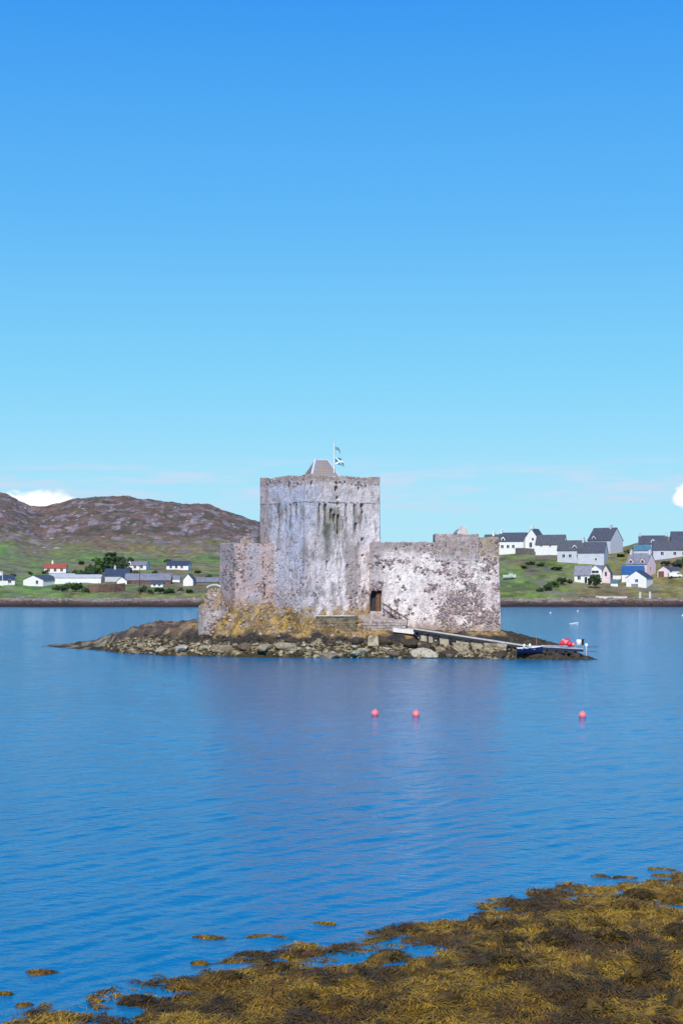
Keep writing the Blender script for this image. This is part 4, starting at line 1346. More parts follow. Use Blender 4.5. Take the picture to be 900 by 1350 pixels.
# individual stones standing out of the wash: rubble joined to one part per wall (3 to 5 px each)
def rubble(info, parent, count, sides, seed, colfn_thr=.42, smin=.09, smax=.24):
    rn = np.random.default_rng(seed)
    m, nz = info['m'], info['nz']
    cand_i = np.where(np.isin(info['SD'], sides))[0]
    ii = rn.choice(cand_i, count * 6); jj = rn.integers(2, nz - 2, count * 6)
    st = info['C'][ii, jj, 3]
    pn = fbm(info['Xg'][ii, jj] / 1.1 + 9, info['Z'][ii, jj] / 1.0, 130, 4)
    pr = np.clip((st + (pn - .5) * 1.6 - colfn_thr) * 2.2, 0, 1)
    # sides are sampled unevenly: weight by nothing more than the worn mask
    k = (rn.uniform(size=len(ii)) < pr) & (info['Od'][ii, jj] == 0)
    ii, jj = ii[k][:count], jj[k][:count]
    ctr = np.stack([info['Xg'][ii, jj], info['Yg'][ii, jj], info['Z'][ii, jj]], 1)
    nr = np.column_stack([info['NN'][ii], np.zeros(len(ii))])
    tg = np.column_stack([-nr[:, 1], nr[:, 0], np.zeros(len(ii))])
    upv = np.array([0, 0, 1.0])
    hw = rn.uniform(smin, smax, len(ii)) ** 1.0 * .78; hh = hw * rn.uniform(.6, 1.1, len(ii)); pd = rn.uniform(.03, .09, len(ii))
    corners = [(-1, -1, 0), (1, -1, 0), (1, 1, 0), (-1, 1, 0), (-.72, -.7, 1), (.7, -.75, 1), (.74, .7, 1), (-.7, .74, 1)]
    V = []
    for (a, b, c_) in corners:
        ja, jb = rn.uniform(.75, 1.15, len(ii)), rn.uniform(.75, 1.15, len(ii))
        V.append(ctr + tg * (a * hw * ja)[:, None] + upv * (b * hh * jb)[:, None] + nr * (c_ * pd - .02)[:, None])
    V = np.stack(V, 1).reshape(-1, 3)
    f = np.array([(4, 5, 6, 7), (0, 1, 5, 4), (1, 2, 6, 5), (2, 3, 7, 6), (3, 0, 4, 7)])
    Fc = (np.arange(len(ii))[:, None, None] * 8 + f[None]).reshape(-1, 4)
    pal = np.array([(.20, .15, .145), (.33, .235, .22), (.15, .135, .145), (.42, .31, .28), (.26, .235, .26), (.48, .36, .32)])
    C = pal[rn.integers(0, 6, len(ii))] * rn.uniform(.75, 1.2, (len(ii), 1))
    C = np.repeat(C, 8, 0)
    ob = link('rubble_stones', mesh_np('rubble_stones', V, Fc, M['stones'], C), parent)
    ob['kind'] = 'stuff'
    return ob


rubble(CI, curtain, 3000, [4], 5)
rubble(CI, curtain, 600, [0, 1], 6)
rubble(TI, tower, 520, [0], 7, .48)
rubble(TI, tower, 240, [3], 8, .45)

# ruined stump left of the castle
def stump_col(Xg, Yg, Z, side, Od):
    u, v = uv_of(Xg, Z)
    n2_ = fbm(u / 4, v / 4, 142, 4)
    c = np.zeros(Z.shape + (3,)); c[:] = (.34, .24, .17)
    c = lerp3(c, (.50, .34, .16), sstep(n2_, .42, .56) * .8)
    c = lerp3(c, (.46, .42, .42), sstep(v + 10 * (n2_ - .5), 798, 806) * .7)
    return np.concatenate([c, np.full(Z.shape + (1,), .42)], -1)


Ys = 180.2
st_root = empty('ruined_stump', (X(278, Ys), Ys, 3.5))
tag(st_root, 'low ruined masonry stump with a pale curved cap left of the castle', 'ruin')
spoly = [(X(261, Ys), Ys + .6), (X(268, Ys), Ys - .4), (X(290, Ys), Ys - .5), (X(301, Ys), Ys + .4), (X(301, Ys), Ys + 3), (X(266, Ys), Ys + 3)]


def sz(k, u, x, y):
    px = 450 + x * F / y
    return float(Zat(np.interp(px, [258, 262, 269, 272, 288, 293, 297, 302], [812, 801, 797, 779, 775, 779, 796, 800]), Ys)) + .25 * math.sin(px * 2.3)


stump, SI = ring_wall('stump_wall', st_root, spoly, 2.2, sz, [.15] * 4 + [.5] * 2, [], .8, 1.0, stump_col, M['castle'], bulge=.14, zres=.12, seed=60)
stump.matrix_parent_inverse = Matrix.Translation((-st_root.location[0], -Ys, -3.5))
rubble(SI, stump, 260, [0, 1, 2, 3], 9, .2, .12, .3)
arc = []
for k in range(9):
    a = math.pi * (.15 + .62 * k / 8)
    arc.append((X(283, Ys) - 1.0 * math.cos(a), Ys - .2, Zat(778, Ys) + .62 * math.sin(a)))
ac = MB().tube(arc, .12, 6).build('curved_cap', M['concrete'], st_root)
ac.matrix_parent_inverse = stump.matrix_parent_inverse.copy()

# ------------------------------------------------------------------ door steps, retaining wall, handrail
stp = empty('stone_steps', (X(505, 178), 178, 3.0))
tag(stp, 'rough stone platform and steps climbing to the castle doorway', 'steps')
tinv = Matrix.Translation((-stp.location[0], -178, -3.0))
stonem = paint('step_stone', (.42, .34, .30), .9, .25, 1.8, bump=.05)


def stone_block(mb, x0, x1, y0, y1, z0, z1, j=.03):
    r = lambda: random.uniform(-j, j)
    p = [(x + r(), y + r(), z + r()) for z in (z0, z1) for (x, y) in ((x0, y0), (x1, y0), (x1, y1), (x0, y1))]
    mb.poly(p, [(3, 2, 1, 0), (4, 5, 6, 7), (0, 1, 5, 4), (1, 2, 6, 5), (2, 3, 7, 6), (3, 0, 4, 7)])


z_d = Zat(806.5, 182)
for k in range(9):          # the flight falls from the door to the right
    xa = X(487 + k * 6.3, 180.5)
    mb = MB()
    stone_block(mb, xa, xa + .95, 179.6, 181.9, 1.8, z_d - .05 - k * .235)
    o = mb.build('step', stonem, stp); o.matrix_parent_inverse = tinv.copy()
core = MB(); stone_block(core, X(478, 179), X(534, 179), 177.9, 179.5, 1.6, Zat(817, 178.6), .05)
stone_block(core, X(472, 180), X(487, 180), 179.5, 182.3, 1.6, z_d - .3, .05)
o = core.build('platform_core', stonem, stp); o.matrix_parent_inverse = tinv.copy()
mb = MB()
for rr in range(7):
    xx = X(478, 178)
    while xx < X(533, 178):
        ww = random.uniform(.25, .55)
        zb = 1.9 + rr * .32
        if zb + .3 > Zat(817, 178.6): break
        stone_block(mb, xx + .02, min(xx + ww, X(534, 178)), 177.72 + random.uniform(-.05, .05), 177.95, zb + .02, zb + .29, .03)
        xx += ww
o = mb.build('facing_stones', M['castle'] if False else paint('facing_stone', (.46, .38, .35), .9, .35, 2.5, bump=.04), stp); o['kind'] = 'stuff'; o.matrix_parent_inverse = tinv.copy()

rail = empty('handrail', (X(520, 179.5), 179.5, 4.0)); tag(rail, 'dark iron handrail slanting down from the castle door', 'handrail')
ri = Matrix.Translation((-rail.location[0], -179.5, -4.0))
a, b = P(503.5, 795, 179.6), P(538, 817, 179.3)
o = MB().tube([a, b], .07, 8).build('rail', M['iron'], rail); o.matrix_parent_inverse = ri.copy()
for f in (.05, .35, .65, .95):
    q = a.lerp(b, f)
    o = MB().tube([q, q - Vector((0, 0, 1.05))], .04, 6).build('post', M['iron'], rail); o.matrix_parent_inverse = ri.copy()

rw = empty('retaining_wall', (X(442, 177), 177, 3.5)); tag(rw, 'low retaining wall with pale flat coping in front of the tower', 'wall')
wi = Matrix.Translation((-rw.location[0], -177, -3.5))
mb = MB()
for r_ in range(6):
    xx = X(416, 177)
    while xx < X(466, 177):
        ww = random.uniform(.3, .65)
        zb = Zat(812.5, 177) - .28 * (r_ + 1)
        stone_block(mb, xx + .015, xx + ww, 176.9 + random.uniform(-.04, .04), 177.3, zb + .015, zb + .27, .03); xx += ww
o = mb.build('wall_stones', paint('wall_stone', (.22, .17, .11), .9, .35, 2.0, bump=.05), rw); o['kind'] = 'stuff'; o.matrix_parent_inverse = wi.copy()
xx = X(415, 177)
for k in range(5):
    mb = MB(); stone_block(mb, xx, xx + .9, 176.75, 177.4, Zat(812.5, 177), Zat(811.2, 177), .012)
    o = mb.build('coping_stone', M['concrete'], rw); o.matrix_parent_inverse = wi.copy(); xx += .915

# ------------------------------------------------------------------ ramp with tyres
ra, rbb = P(545, 829.5, 176.2), P(692, 852.0, 171.6)
rampt = empty('boat_ramp', ra); tag(rampt, 'long sloping landing ramp with dark timber edge running down to the jetty', 'ramp')
rmi = Matrix.Translation(-ra)
dv = (rbb - ra); Lr = dv.length; dn = dv.normalized(); side = Vector((dn.y, -dn.x, 0)).normalized()
if side.y < 0: side = -side
upn = side.cross(dn)
if upn.z < 0: upn = -upn
MR = Matrix(((dn.x, side.x, upn.x, ra.x), (dn.y, side.y, upn.y, ra.y), (dn.z, side.z, upn.z, ra.z), (0, 0, 0, 1)))
nb_ = 46
for k in range(nb_):
    mb = MB(); mb.box(k * Lr / nb_ + .012, (k + 1) * Lr / nb_ - .012, .14, 1.9, -.06, .02 + random.uniform(-.006, .006), MR)
    o = mb.build('deck_board', M['deck'], rampt); o.matrix_parent_inverse = rmi.copy()
for (s0, nm, y0, y1, z0, z1, mt) in (('a', 'edge_beam', -.08, .12, -.30, -.02, 'wood'), ('b', 'edge_rail', -.06, .13, -.018, .11, 'deck'), ('c', 'back_beam', 1.92, 2.1, -.25, .08, 'wood')):
    mb = MB(); mb.box(0, Lr, y0, y1, z0, z1, MR)
    o = mb.build(nm, M[mt], rampt); o.matrix_parent_inverse = rmi.copy()
fa, fb = ra + dv * .03 + Vector((0, .3, 0)), ra + dv * .985 + Vector((0, .3, 0))
o = MB().poly([fa + Vector((0, 0, -.2)), fb + Vector((0, 0, -.2)), fb + Vector((0, 0, -1.7)), fa + Vector((0, 0, -1.2)),
               fa + Vector((0, 1.3, -.2)), fb + Vector((0, 1.3, -.2)), fb + Vector((0, 1.3, -1.7)), fa + Vector((0, 1.3, -1.2))],
              [(0, 3, 2, 1), (4, 5, 6, 7), (0, 1, 5, 4), (1, 2, 6, 5), (0, 4, 7, 3)]).build('side_wall', paint('streaked_concrete', (.50, .44, .34), .9, .25, 1.5, bump=.03, c2=(.20, .16, .10)), rampt); o.matrix_parent_inverse = rmi.copy()
for k in range(4):
    q = ra + dn * (Lr * (k + .3) / 10)
    mb = MB().box(q.x - .11, q.x + .11, q.y + .15, q.y + .37, -.3, q.z - .1)
    o = mb.build('pile', M['wood'], rampt); o.matrix_parent_inverse = rmi.copy()
# concrete abutments below, broken by weedy gaps
for k, (a_, b_, t0, t1) in enumerate([(598, 618, 849, 864), (621, 634, 848, 865), (637, 668, 848.5, 858), (670, 694, 855, 866)]):
    q0, q1 = X(a_, 172.6), X(b_, 172.6)
    bm = bmesh.new(); bmesh.ops.create_cube(bm, size=1)
    bmesh.ops.scale(bm, vec=((q1 - q0), 1.5, (t1 - t0) * .0865), verts=bm.verts)
    bmesh.ops.subdivide_edges(bm, edges=bm.edges, cuts=7, use_grid_fill=True)
    for v in bm.verts:
        v.co += Vector([random.uniform(-.07, .07) for _ in range(3)]) + v.co.normalized() * (float(fbm(v.co.x + k * 7, v.co.z * 1.4, 77, 3)) - .5) * .5
    mm = bpy.data.meshes.new('concrete_pier'); bm.to_mesh(mm); bm.free(); mm.materials.append(M['concretecream'])
    o = link('concrete_pier', mm, None, ((q0 + q1) / 2, 173.0, Zat((t0 + t1) / 2, 172.6)))
    tag(o, ['short cream pier under the ramp, first from the castle door', 'narrow cream pier under the ramp, second from the castle door',
            'widest cream pier under the middle of the ramp', 'cream pier at the foot of the ramp beside the blue dinghy'][k], 'pier')
# white landing slab at the head of the ramp
ls = empty('landing_slab', P(533, 831, 177)); tag(ls, 'bright white concrete landing slab at the head of the ramp', 'slab')
a0 = P(518, 828.3, 177.0)
mb = MB()
mb.poly([(a0.x, 177.2, a0.z), (X(562, 176.4), 176.3, Zat(833.6, 176.3)), (X(562, 176.4), 178.2, Zat(833.6, 176.3) + .15), (a0.x, 178.6, a0.z + .1),
         (a0.x, 177.2, a0.z - .42), (X(562, 176.4), 176.3, Zat(833.6, 176.3) - .4), (X(562, 176.4), 178.2, 1.5), (a0.x, 178.6, 1.5)],
        [(0, 1, 2, 3), (0, 4, 5, 1), (1, 5, 6, 2), (3, 7, 4, 0), (2, 6, 7, 3)])
o = mb.build('slab', paint('bleached_concrete', (.78, .74, .70), .85, .08, 2), ls); o.matrix_parent_inverse = Matrix.Translation(-ls.location)


def torus(R_, r_, n=18, m=8):
    mb = MB()
    for i in range(n):
        for j in range(m):
            a, b = 2 * math.pi * i / n, 2 * math.pi * j / m
            mb.v.append(((R_ + r_ * math.cos(b)) * math.cos(a), r_ * 1.1 * math.sin(b), (R_ + r_ * math.cos(b)) * math.sin(a)))
    for i in range(n):
        for j in range(m):
            mb.f.append((i * m + j, ((i + 1) % n) * m + j, ((i + 1) % n) * m + (j + 1) % m, i * m + (j + 1) % m))
    return mb


tyre_me = None
names = ['uppermost tyre hung on the ramp edge, beside the white slab', 'second tyre down the ramp edge', 'third tyre down the ramp edge', 'fourth tyre down the ramp edge',
         'fifth tyre down the ramp edge', 'lowest tyre on the ramp edge next to the blue dinghy']
for k, px in enumerate((550, 574, 597.5, 622, 646, 671)):
    f = (px - 545) / 147.0
    q = ra + dv * f
    if tyre_me is None:
        t0_ = torus(.27, .10).build('tyre', M['rubber'], None, True); tyre_me = t0_.data
        o = t0_
    else:
        o = link('tyre', tyre_me)
    o.location = (q.x, q.y - .22, q.z - .48)
    o.rotation_euler = (0, 0, math.atan2(dn.y, dn.x))
    tag(o, names[k], 'tyre', 'tyres hung along the ramp edge')
    rp = MB().tube([(0, 0, .27), (0, .1, .52)], .02, 5).build('rope', M['rope'], o)

# ------------------------------------------------------------------ jetty head
jh = empty('jetty', P(732, 852, 170.8)); tag(jh, 'flat jetty head on rubble at the right tip of the islet', 'jetty')
ji = Matrix.Translation(-jh.location)
jz = 1.42
jx0, jx1 = X(692, 171), X(768, 170)
nbd = 22
for k in range(nbd):
    xx = jx0 + (jx1 - jx0) * k / nbd
    o = MB().box(xx + .01, xx + (jx1 - jx0) / nbd - .02, 169.9, 172.2, jz - .02 - k * .014, jz + .05 - k * .014).build('deck_board', M['deck'], jh); o.matrix_parent_inverse = ji.copy()
o = MB().poly([(jx0, 169.8, jz - .02), (jx1, 169.8, jz - .36), (jx1, 169.8, jz - .62), (jx0, 169.8, jz - .28), (jx0, 169.92, jz - .02), (jx1, 169.92, jz - .36), (jx1, 169.92, jz - .62), (jx0, 169.92, jz - .28)],
              [(0, 3, 2, 1), (4, 5, 6, 7), (0, 1, 5, 4), (3, 7, 6, 2), (1, 2, 6, 5), (0, 4, 7, 3)]).build('edge_beam', M['bluehull'], jh); o.matrix_parent_inverse = ji.copy()
for k in range(6):
    xx = jx0 + (jx1 - jx0) * (k + .2) / 6
    o = MB().box(xx - .12, xx + .12, 170.0, 170.25, -.4, jz - .12 - k * .05).build('pile', M['wood'], jh); o.matrix_parent_inverse = ji.copy()
b1 = boat('small dark blue dinghy drawn up against the jetty beside the last tyre', (X(698, 169.3), 169.25, .62), R(-3), 2.9, 1.25, .62, 'bluehull')
for k, px in enumerate((690.5, 698)):
    o = MB().lathe([(.05, 0), (.13, .06), (.14, .42), (.10, .5), (.04, .52)], (0, 0, 0), 10).build('fender', M['white'], None, True)
    o.location = (X(px, 168.5), 168.52, Zat(855, 168.5) + (.03 * k))
    tag(o, ['left', 'right'][k] + ' white fender of the pair on the side of the blue dinghy', 'fender')
o = MB().tube([(0, 0, 0), (0, 0, 1.2)], .03, 6).build('mooring_post', paint('faded_red_paint', (.40, .16, .15), .7)); o.location = (X(706.5, 170.6), 170.6, jz)
tag(o, 'thin reddish post standing on the jetty beside the dinghy', 'post')
o = MB().tube([(0, 0, 0), (0, 0, .8)], .04, 6).build('mooring_post', M['iron']); o.location = (X(719, 171.5), 171.5, jz - .06)
tag(o, 'short dark post halfway along the jetty', 'post')
pk = MB().box(-1.5, 1.5, -.15, .15, 0, .06).build('plank', M['deck']); pk.location = (X(731, 170.1), 170.1, jz + .02); pk.rotation_euler = (0, R(1.8), 0)
tag(pk, 'long pale plank lying along the jetty edge', 'plank')
bx_ = MB().box(-.26, .26, -.2, .2, 0, .05).box(-.26, -.22, -.2, .2, .05, .3).box(.22, .26, -.2, .2, .05, .3).box(-.22, .22, -.2, -.16, .05, .3).box(-.22, .22, .16, .2, .05, .3).build('fish_box', M['white'])
bx_.location = (X(708, 169.6), 169.95, 1.0); tag(bx_, 'small white box at the foot of the reddish post', 'box')


def float_ball(name, label, cat, loc, r_, mat, group=None, eye_=True, tilt=(0, 0)):
    prof = [(r_ * math.sin(a) if 0 < a < math.pi else .01, -r_ * math.cos(a)) for a in [math.pi * i / 12 for i in range(13)]]
    rt = empty(name, loc); rt.rotation_euler = (tilt[0], tilt[1], 0)
    tag(rt, label, cat, group)
    MB().lathe(prof, (0, 0, 0), 20).build('float', M[mat], rt, True)
    MB().lathe([(r_ * .22, r_ * .93), (r_ * .2, r_ * 1.15), (r_ * .1, r_ * 1.2)], (0, 0, 0), 10).build('eyelet', M[mat], rt)
    mb = torus(r_ * .12, r_ * .04, 10, 5).build('ring', M['rope'], rt); mb.location = (0, 0, r_ * 1.25)
    return rt


for k, (px, py, Y, r_, lb) in enumerate([(740, 847.5, 170.3, .34, 'leftmost red float heaped on the jetty end'), (745.5, 846.5, 170.6, .38, 'second red float from the left in the jetty heap'),
                                         (750, 848.5, 170.1, .40, 'large middle red float in front of the jetty heap'), (754.5, 849.5, 170.2, .30, 'rightmost red float in the jetty heap beside the white drum'),
                                         (747.5, 843.5, 170.8, .30, 'topmost red float resting on the jetty heap'), (742, 843.8, 170.9, .24, 'small red float at the upper left of the jetty heap')]):
    float_ball('float_buoy', lb, 'buoy', P(px, py + .6, Y), r_ * .85, 'redfloat' if k % 2 == 0 else 'pink', 'red floats heaped on the jetty', tilt=(k * .5, k * .8))
dm_ = empty('drum', P(762.5, 850.3, 170.2)); tag(dm_, 'white plastic drum on the jetty right of the red floats', 'drum')
MB().lathe([(.27, 0), (.30, .04), (.29, .25), (.31, .28), (.29, .32), (.30, .56), (.25, .62)], (0, 0, 0), 16).build('shell', M['white'], dm_, True)
MB().lathe([(.06, .62), (.06, .66)], (.1, 0, 0), 8).build('lid', M['wood'], dm_)
bl = MB().lathe([(.16, 0), (.13, .1), (.12, .5), (.2, .56), (.2, .66), (.1, .7)], (0, 0, 0), 12).build('bollard', M['rubber'], None, True); bl.location = P(767.5, 850.5, 170.3)
tag(bl, 'black mooring bollard beside the white drum', 'bollard')
wp = empty('marker_post', (X(772.3, 168.6), 168.6, -.5)); tag(wp, 'white marker post in the water at the jetty tip', 'post')
MB().lathe([(.12, 0), (.12, 1.9), (.17, 1.95), (.2, 2.15), (.12, 2.3)], (0, 0, 0), 12).build('post', M['white'], wp, True)
MB().box(-.14, .14, -.14, .14, .7, .95).build('band', M['iron'], wp)
for k, (z_, l_) in enumerate(((1.55, 1.2), (1.05, 1.0))):
    o = MB().tube([(0, 0, 0), (l_, -.1, .03)], .035, 6).build('mooring_pole', M['iron']); o.location = (X(773.5, 168.5), 168.5, z_ - .5 + .35)
    tag(o, ['upper', 'lower'][k] + ' dark pole sticking out right from the marker post', 'pole')

# ------------------------------------------------------------------ flagpole and flags
fp = empty('flagpole', P(440.3, 626, 183.8)); tag(fp, 'white flagpole on top of the castle tower', 'flagpole')
MB().tube([(0, 0, -.8), (0, 0, 3.95)], .075, 8, .05).build('pole', M['white'], fp)
MB().lathe([(.03, 3.93), (.09, 3.99), (.09, 4.07), (.02, 4.13)], (0, 0, 0), 8).build('finial', M['lead'], fp)
MB().tube([(.12, 0, -.6), (.11, 0, 3.8)], .012, 5).build('halyard', M['rope'], fp)


def flag(label, loc, wd, ht, saltire, name='flag', droop=.5):
    rt = empty(name, loc); tag(rt, label, 'flag')
    nx, ny = 28, 20

    def pt(a, b):
        y = .13 * math.sin(a * 9 + b * 1.2) * (.3 + a)
        return (a * wd * .9 - .1 * a * a, y, b * ht - droop * a * a * .9 - .06 * math.sin(a * 7))
    base, cross = MB(), MB()
    def cell(mb, i, j):
        q = [pt(i / nx, j / ny), pt((i + 1) / nx, j / ny), pt((i + 1) / nx, (j + 1) / ny), pt(i / nx, (j + 1) / ny)]
        mb.poly(q + [(p[0], p[1] + .012, p[2]) for p in q], [(0, 1, 2, 3), (7, 6, 5, 4)])
    for i in range(nx):
        for j in range(ny):
            a, b = (i + .5) / nx, (j + .5) / ny
            d = min(abs(a - b), abs(a - (1 - b)))
            if saltire and d < .13: cell(cross, i, j)
            else: cell(base, i, j)
    base.build('field', M['flagteal' if saltire else 'flaggrey'], rt)
    if saltire: cross.build('saltire', M['flagwhite'], rt)
    return rt


top = fp.location
flag('blue and white saltire flag flying from the pole on the tower', (top.x + .14, top.y, top.z + 1.35), 1.25, .85, True, droop=.75)
flag('small faded pennant at the head of the flagpole', (top.x + .12, top.y, top.z + 3.1), 0.8, .36, False, 'pennant', droop=.62)

# ------------------------------------------------------------------ grass and lichen tufts on the bank
n = 16000
gx_ = RNG.uniform(-17.5, 3, n); gy_ = RNG.uniform(175, 182.5, n)
gz_ = isl_z(gx_, gy_)
nn_ = fbm(gx_ / 1.0, gy_ / 1.0, 151, 4)
ok = (gz_ > 2.75) & (nn_ > .42)
gx_, gy_, gz_, nn_ = gx_[ok], gy_[ok], gz_[ok], nn_[ok]
m_ = len(gx_)
ang = RNG.uniform(0, 6.28, m_); hh = RNG.uniform(.12, .38, m_); ww = RNG.uniform(.03, .08, m_)
ln = RNG.normal(0, .12, (m_, 2))
b0 = np.stack([gx_, gy_, gz_ - .05], 1)
tv = np.stack([np.cos(ang), np.sin(ang), 0 * ang], 1) * ww[:, None]
tip = b0 + np.stack([ln[:, 0], ln[:, 1], hh], 1)
V = np.stack([b0 - tv, b0 + tv, tip], 1).reshape(-1, 3)
cc = np.where((RNG.uniform(size=m_) < .62)[:, None], np.array([.44, .28, .08]), np.array([.22, .20, .06])) * RNG.uniform(.6, 1.3, (m_, 1))
tag(link('bank_grass', mesh_np('bank_grass', V, np.arange(m_ * 3).reshape(-1, 3), M['grass'], np.repeat(cc, 3, 0))),
    'ochre and olive grass tufts on the bank under the castle walls', 'grass', kind='stuff')

# ------------------------------------------------------------------ moored floats
for px, lb in ((494, 'pink float buoy afloat left of the pair below the doorway'), (548, 'pink float buoy afloat right of the pair below the ramp head'), (767, 'lone pink float buoy on the water below the jetty tip')):
    py_w = 943.5 if px == 494 else (944.5 if px == 548 else 946)
    Y = EYE * F / (py_w - HOR)
    float_ball('mooring_buoy', lb, 'buoy', (X(px, Y), Y, .15), .25, 'pink', 'pink mooring buoys', tilt=(.15, .1))
for px, py, lb in ((761, 806, 'tiny white buoy near the far right shore'), (725, 808.5, 'tiniest white buoy left of its neighbour by the far right shore'), (899, 812, 'white buoy at the right edge near the far shore')):
    Y = EYE * F / (py - HOR)
    float_ball('mooring_buoy', lb, 'buoy', (X(px, Y), Y, .1), .2, 'white')

# ------------------------------------------------------------------ near shore: bank, seaweed
xs = np.arange(-60, 61, 2.0); ys = np.arange(-30, 52, 1.0)
GX, GY = np.meshgrid(xs, ys, indexing='ij')
GZ = np.interp(GY, [-30, 0, 4, 12, 26, 34, 52], [8, 7.2, 6.6, 3.6, .05, -.6, -2.5]) + (fbm(GX / 3, GY / 3, 161, 4) - .5) * .5
cs = np.zeros(GX.shape + (3,)); cs[:] = (.12, .10, .06)
tag(link('near_shore', mesh_np('near_shore', np.stack([GX, GY, GZ], -1).reshape(-1, 3), grid_faces(len(xs), len(ys)), M['rock'], cs.reshape(-1, 3), True)), kind='structure')

EDGE = ([-400, -120, 0, 60, 130, 190, 250, 285, 330, 380, 440, 520, 600, 640, 700, 780, 840, 900, 1100, 1500],
        [1420, 1365, 1343, 1333, 1318, 1308, 1302, 1278, 1275, 1252, 1238, 1222, 1210, 1196, 1180, 1171, 1160, 1148, 1120, 1080])


def weed_z(x, Y):
    px = 450 + x * F / Y; py = HOR + EYE * F / Y
    e = py - np.interp(px, *EDGE) + 14 * (fbm(x / 1.1, Y / 2.0, 173, 3) - .5) * 2 + 9 * (px < 420)
    lift = np.interp(e, [-60, -12, 0, 25, 90, 400], [-.6, -.16, -.02, .055, .12, .30])
    n_ = (fbm(x / 1.5, Y / 1.3, 171, 4) - .5) * .42 + (fbm(x / .35, Y / .3, 172, 3) - .5) * np.interp(e, [0, 60], [.30, .13])
    return lift + n_ * np.interp(e, [-20, 30, 200], [.55, .8, 1.0]), e


def weed_colour(x, Y, z):
    a = fbm(x / .8, Y / 1.2, 181, 5); b = fbm(x / .22, Y / .3, 182, 4); c_ = fbm(x / 2.5, Y / 3.0, 183, 3)
    cl = np.zeros(x.shape + (3,)); cl[:] = (.235, .135, .014)
    cl = lerp3(cl, (.35, .21, .020), sstep(a, .46, .64))
    cl = lerp3(cl, (.085, .052, .014), sstep(a + .6 * (c_ - .5), .52, .34) * .9)
    cl = lerp3(cl, (.13, .055, .018), sstep(b, .58, .70) * .6)
    cl = lerp3(cl, (.028, .026, .014), sstep(b, .40, .28) * .7)
    return cl


xs = np.arange(-13, 25, .07); ys = np.arange(27.0, 56, .065)
GX, GY = np.meshgrid(xs, ys, indexing='ij')
GZ, E = weed_z(GX, GY)
C = weed_colour(GX, GY, GZ)
Fg = grid_faces(len(xs), len(ys))
kp = (GZ.ravel()[Fg] > -.12).any(1)
Fg = Fg[kp]
us, inv_ = np.unique(Fg, return_inverse=True)
V = np.stack([GX, GY, GZ], -1).reshape(-1, 3)[us]
tag(link('seaweed_mat', mesh_np('seaweed_mat', V, inv_.reshape(Fg.shape), M['weed'], C.reshape(-1, 3)[us], True)),
    'thick golden brown seaweed covering the near shore', 'seaweed', kind='stuff')


def fronds(x, Y, z, L, seed, colour):
    rn = np.random.default_rng(seed)
    n_ = len(x)
    a = (fbm(x / .9, Y / .9, 201, 3) - .5) * 9.0 + rn.normal(-.3, .38, n_)
    d = np.stack([np.cos(a), np.sin(a), 0 * a], 1); s = np.stack([-np.sin(a), np.cos(a), 0 * a], 1)
    w_ = rn.uniform(.004, .013, n_)[:, None]; L = L * 1.05
    p0 = np.stack([x, Y, z], 1)
    up = np.array([0, 0, 1.0])
    p1 = p0 + d * (L * .5)[:, None] + up * rn.uniform(.01, .07, n_)[:, None] + s * rn.normal(0, .03, n_)[:, None]
    p2 = p0 + d * L[:, None] + up * rn.uniform(-.03, .03, n_)[:, None] + s * rn.normal(0, .06, n_)[:, None]
    V = np.stack([p0 - s * w_, p0 + s * w_, p1 - s * w_ * 1.5, p1 + s * w_ * 1.5, p2 - s * w_ * .5, p2 + s * w_ * .5], 1).reshape(-1, 3)
    b = np.arange(n_)[:, None] * 6
    Fc = np.concatenate([b + np.array([[0, 1, 3, 2]]), b + np.array([[2, 3, 5, 4]])])
    return V, Fc, np.repeat(colour, 6, 0)


n = 215000
yy = 1 / RNG.uniform(1 / 55., 1 / 28., n); xx = RNG.uniform(-12, 22, n)
inside = (np.abs(xx / yy) < .245) | (RNG.uniform(size=n) < .5)
xx, yy = xx[inside], yy[inside]
zz, ee = weed_z(xx, yy)
ok = zz > -.02
xx, yy, zz = xx[ok], yy[ok], zz[ok]
cl = weed_colour(xx, yy, zz) * RNG.uniform(.55, 1.6, (len(xx), 1))
V, Fc, C = fronds(xx, yy, zz, RNG.uniform(.08, .32, len(xx)), 3, cl)
tag(link('seaweed_fronds', mesh_np('seaweed_fronds', V, Fc, M['frond'], C)), 'loose golden brown seaweed fronds strewn over the near shore', 'seaweed', kind='stuff')


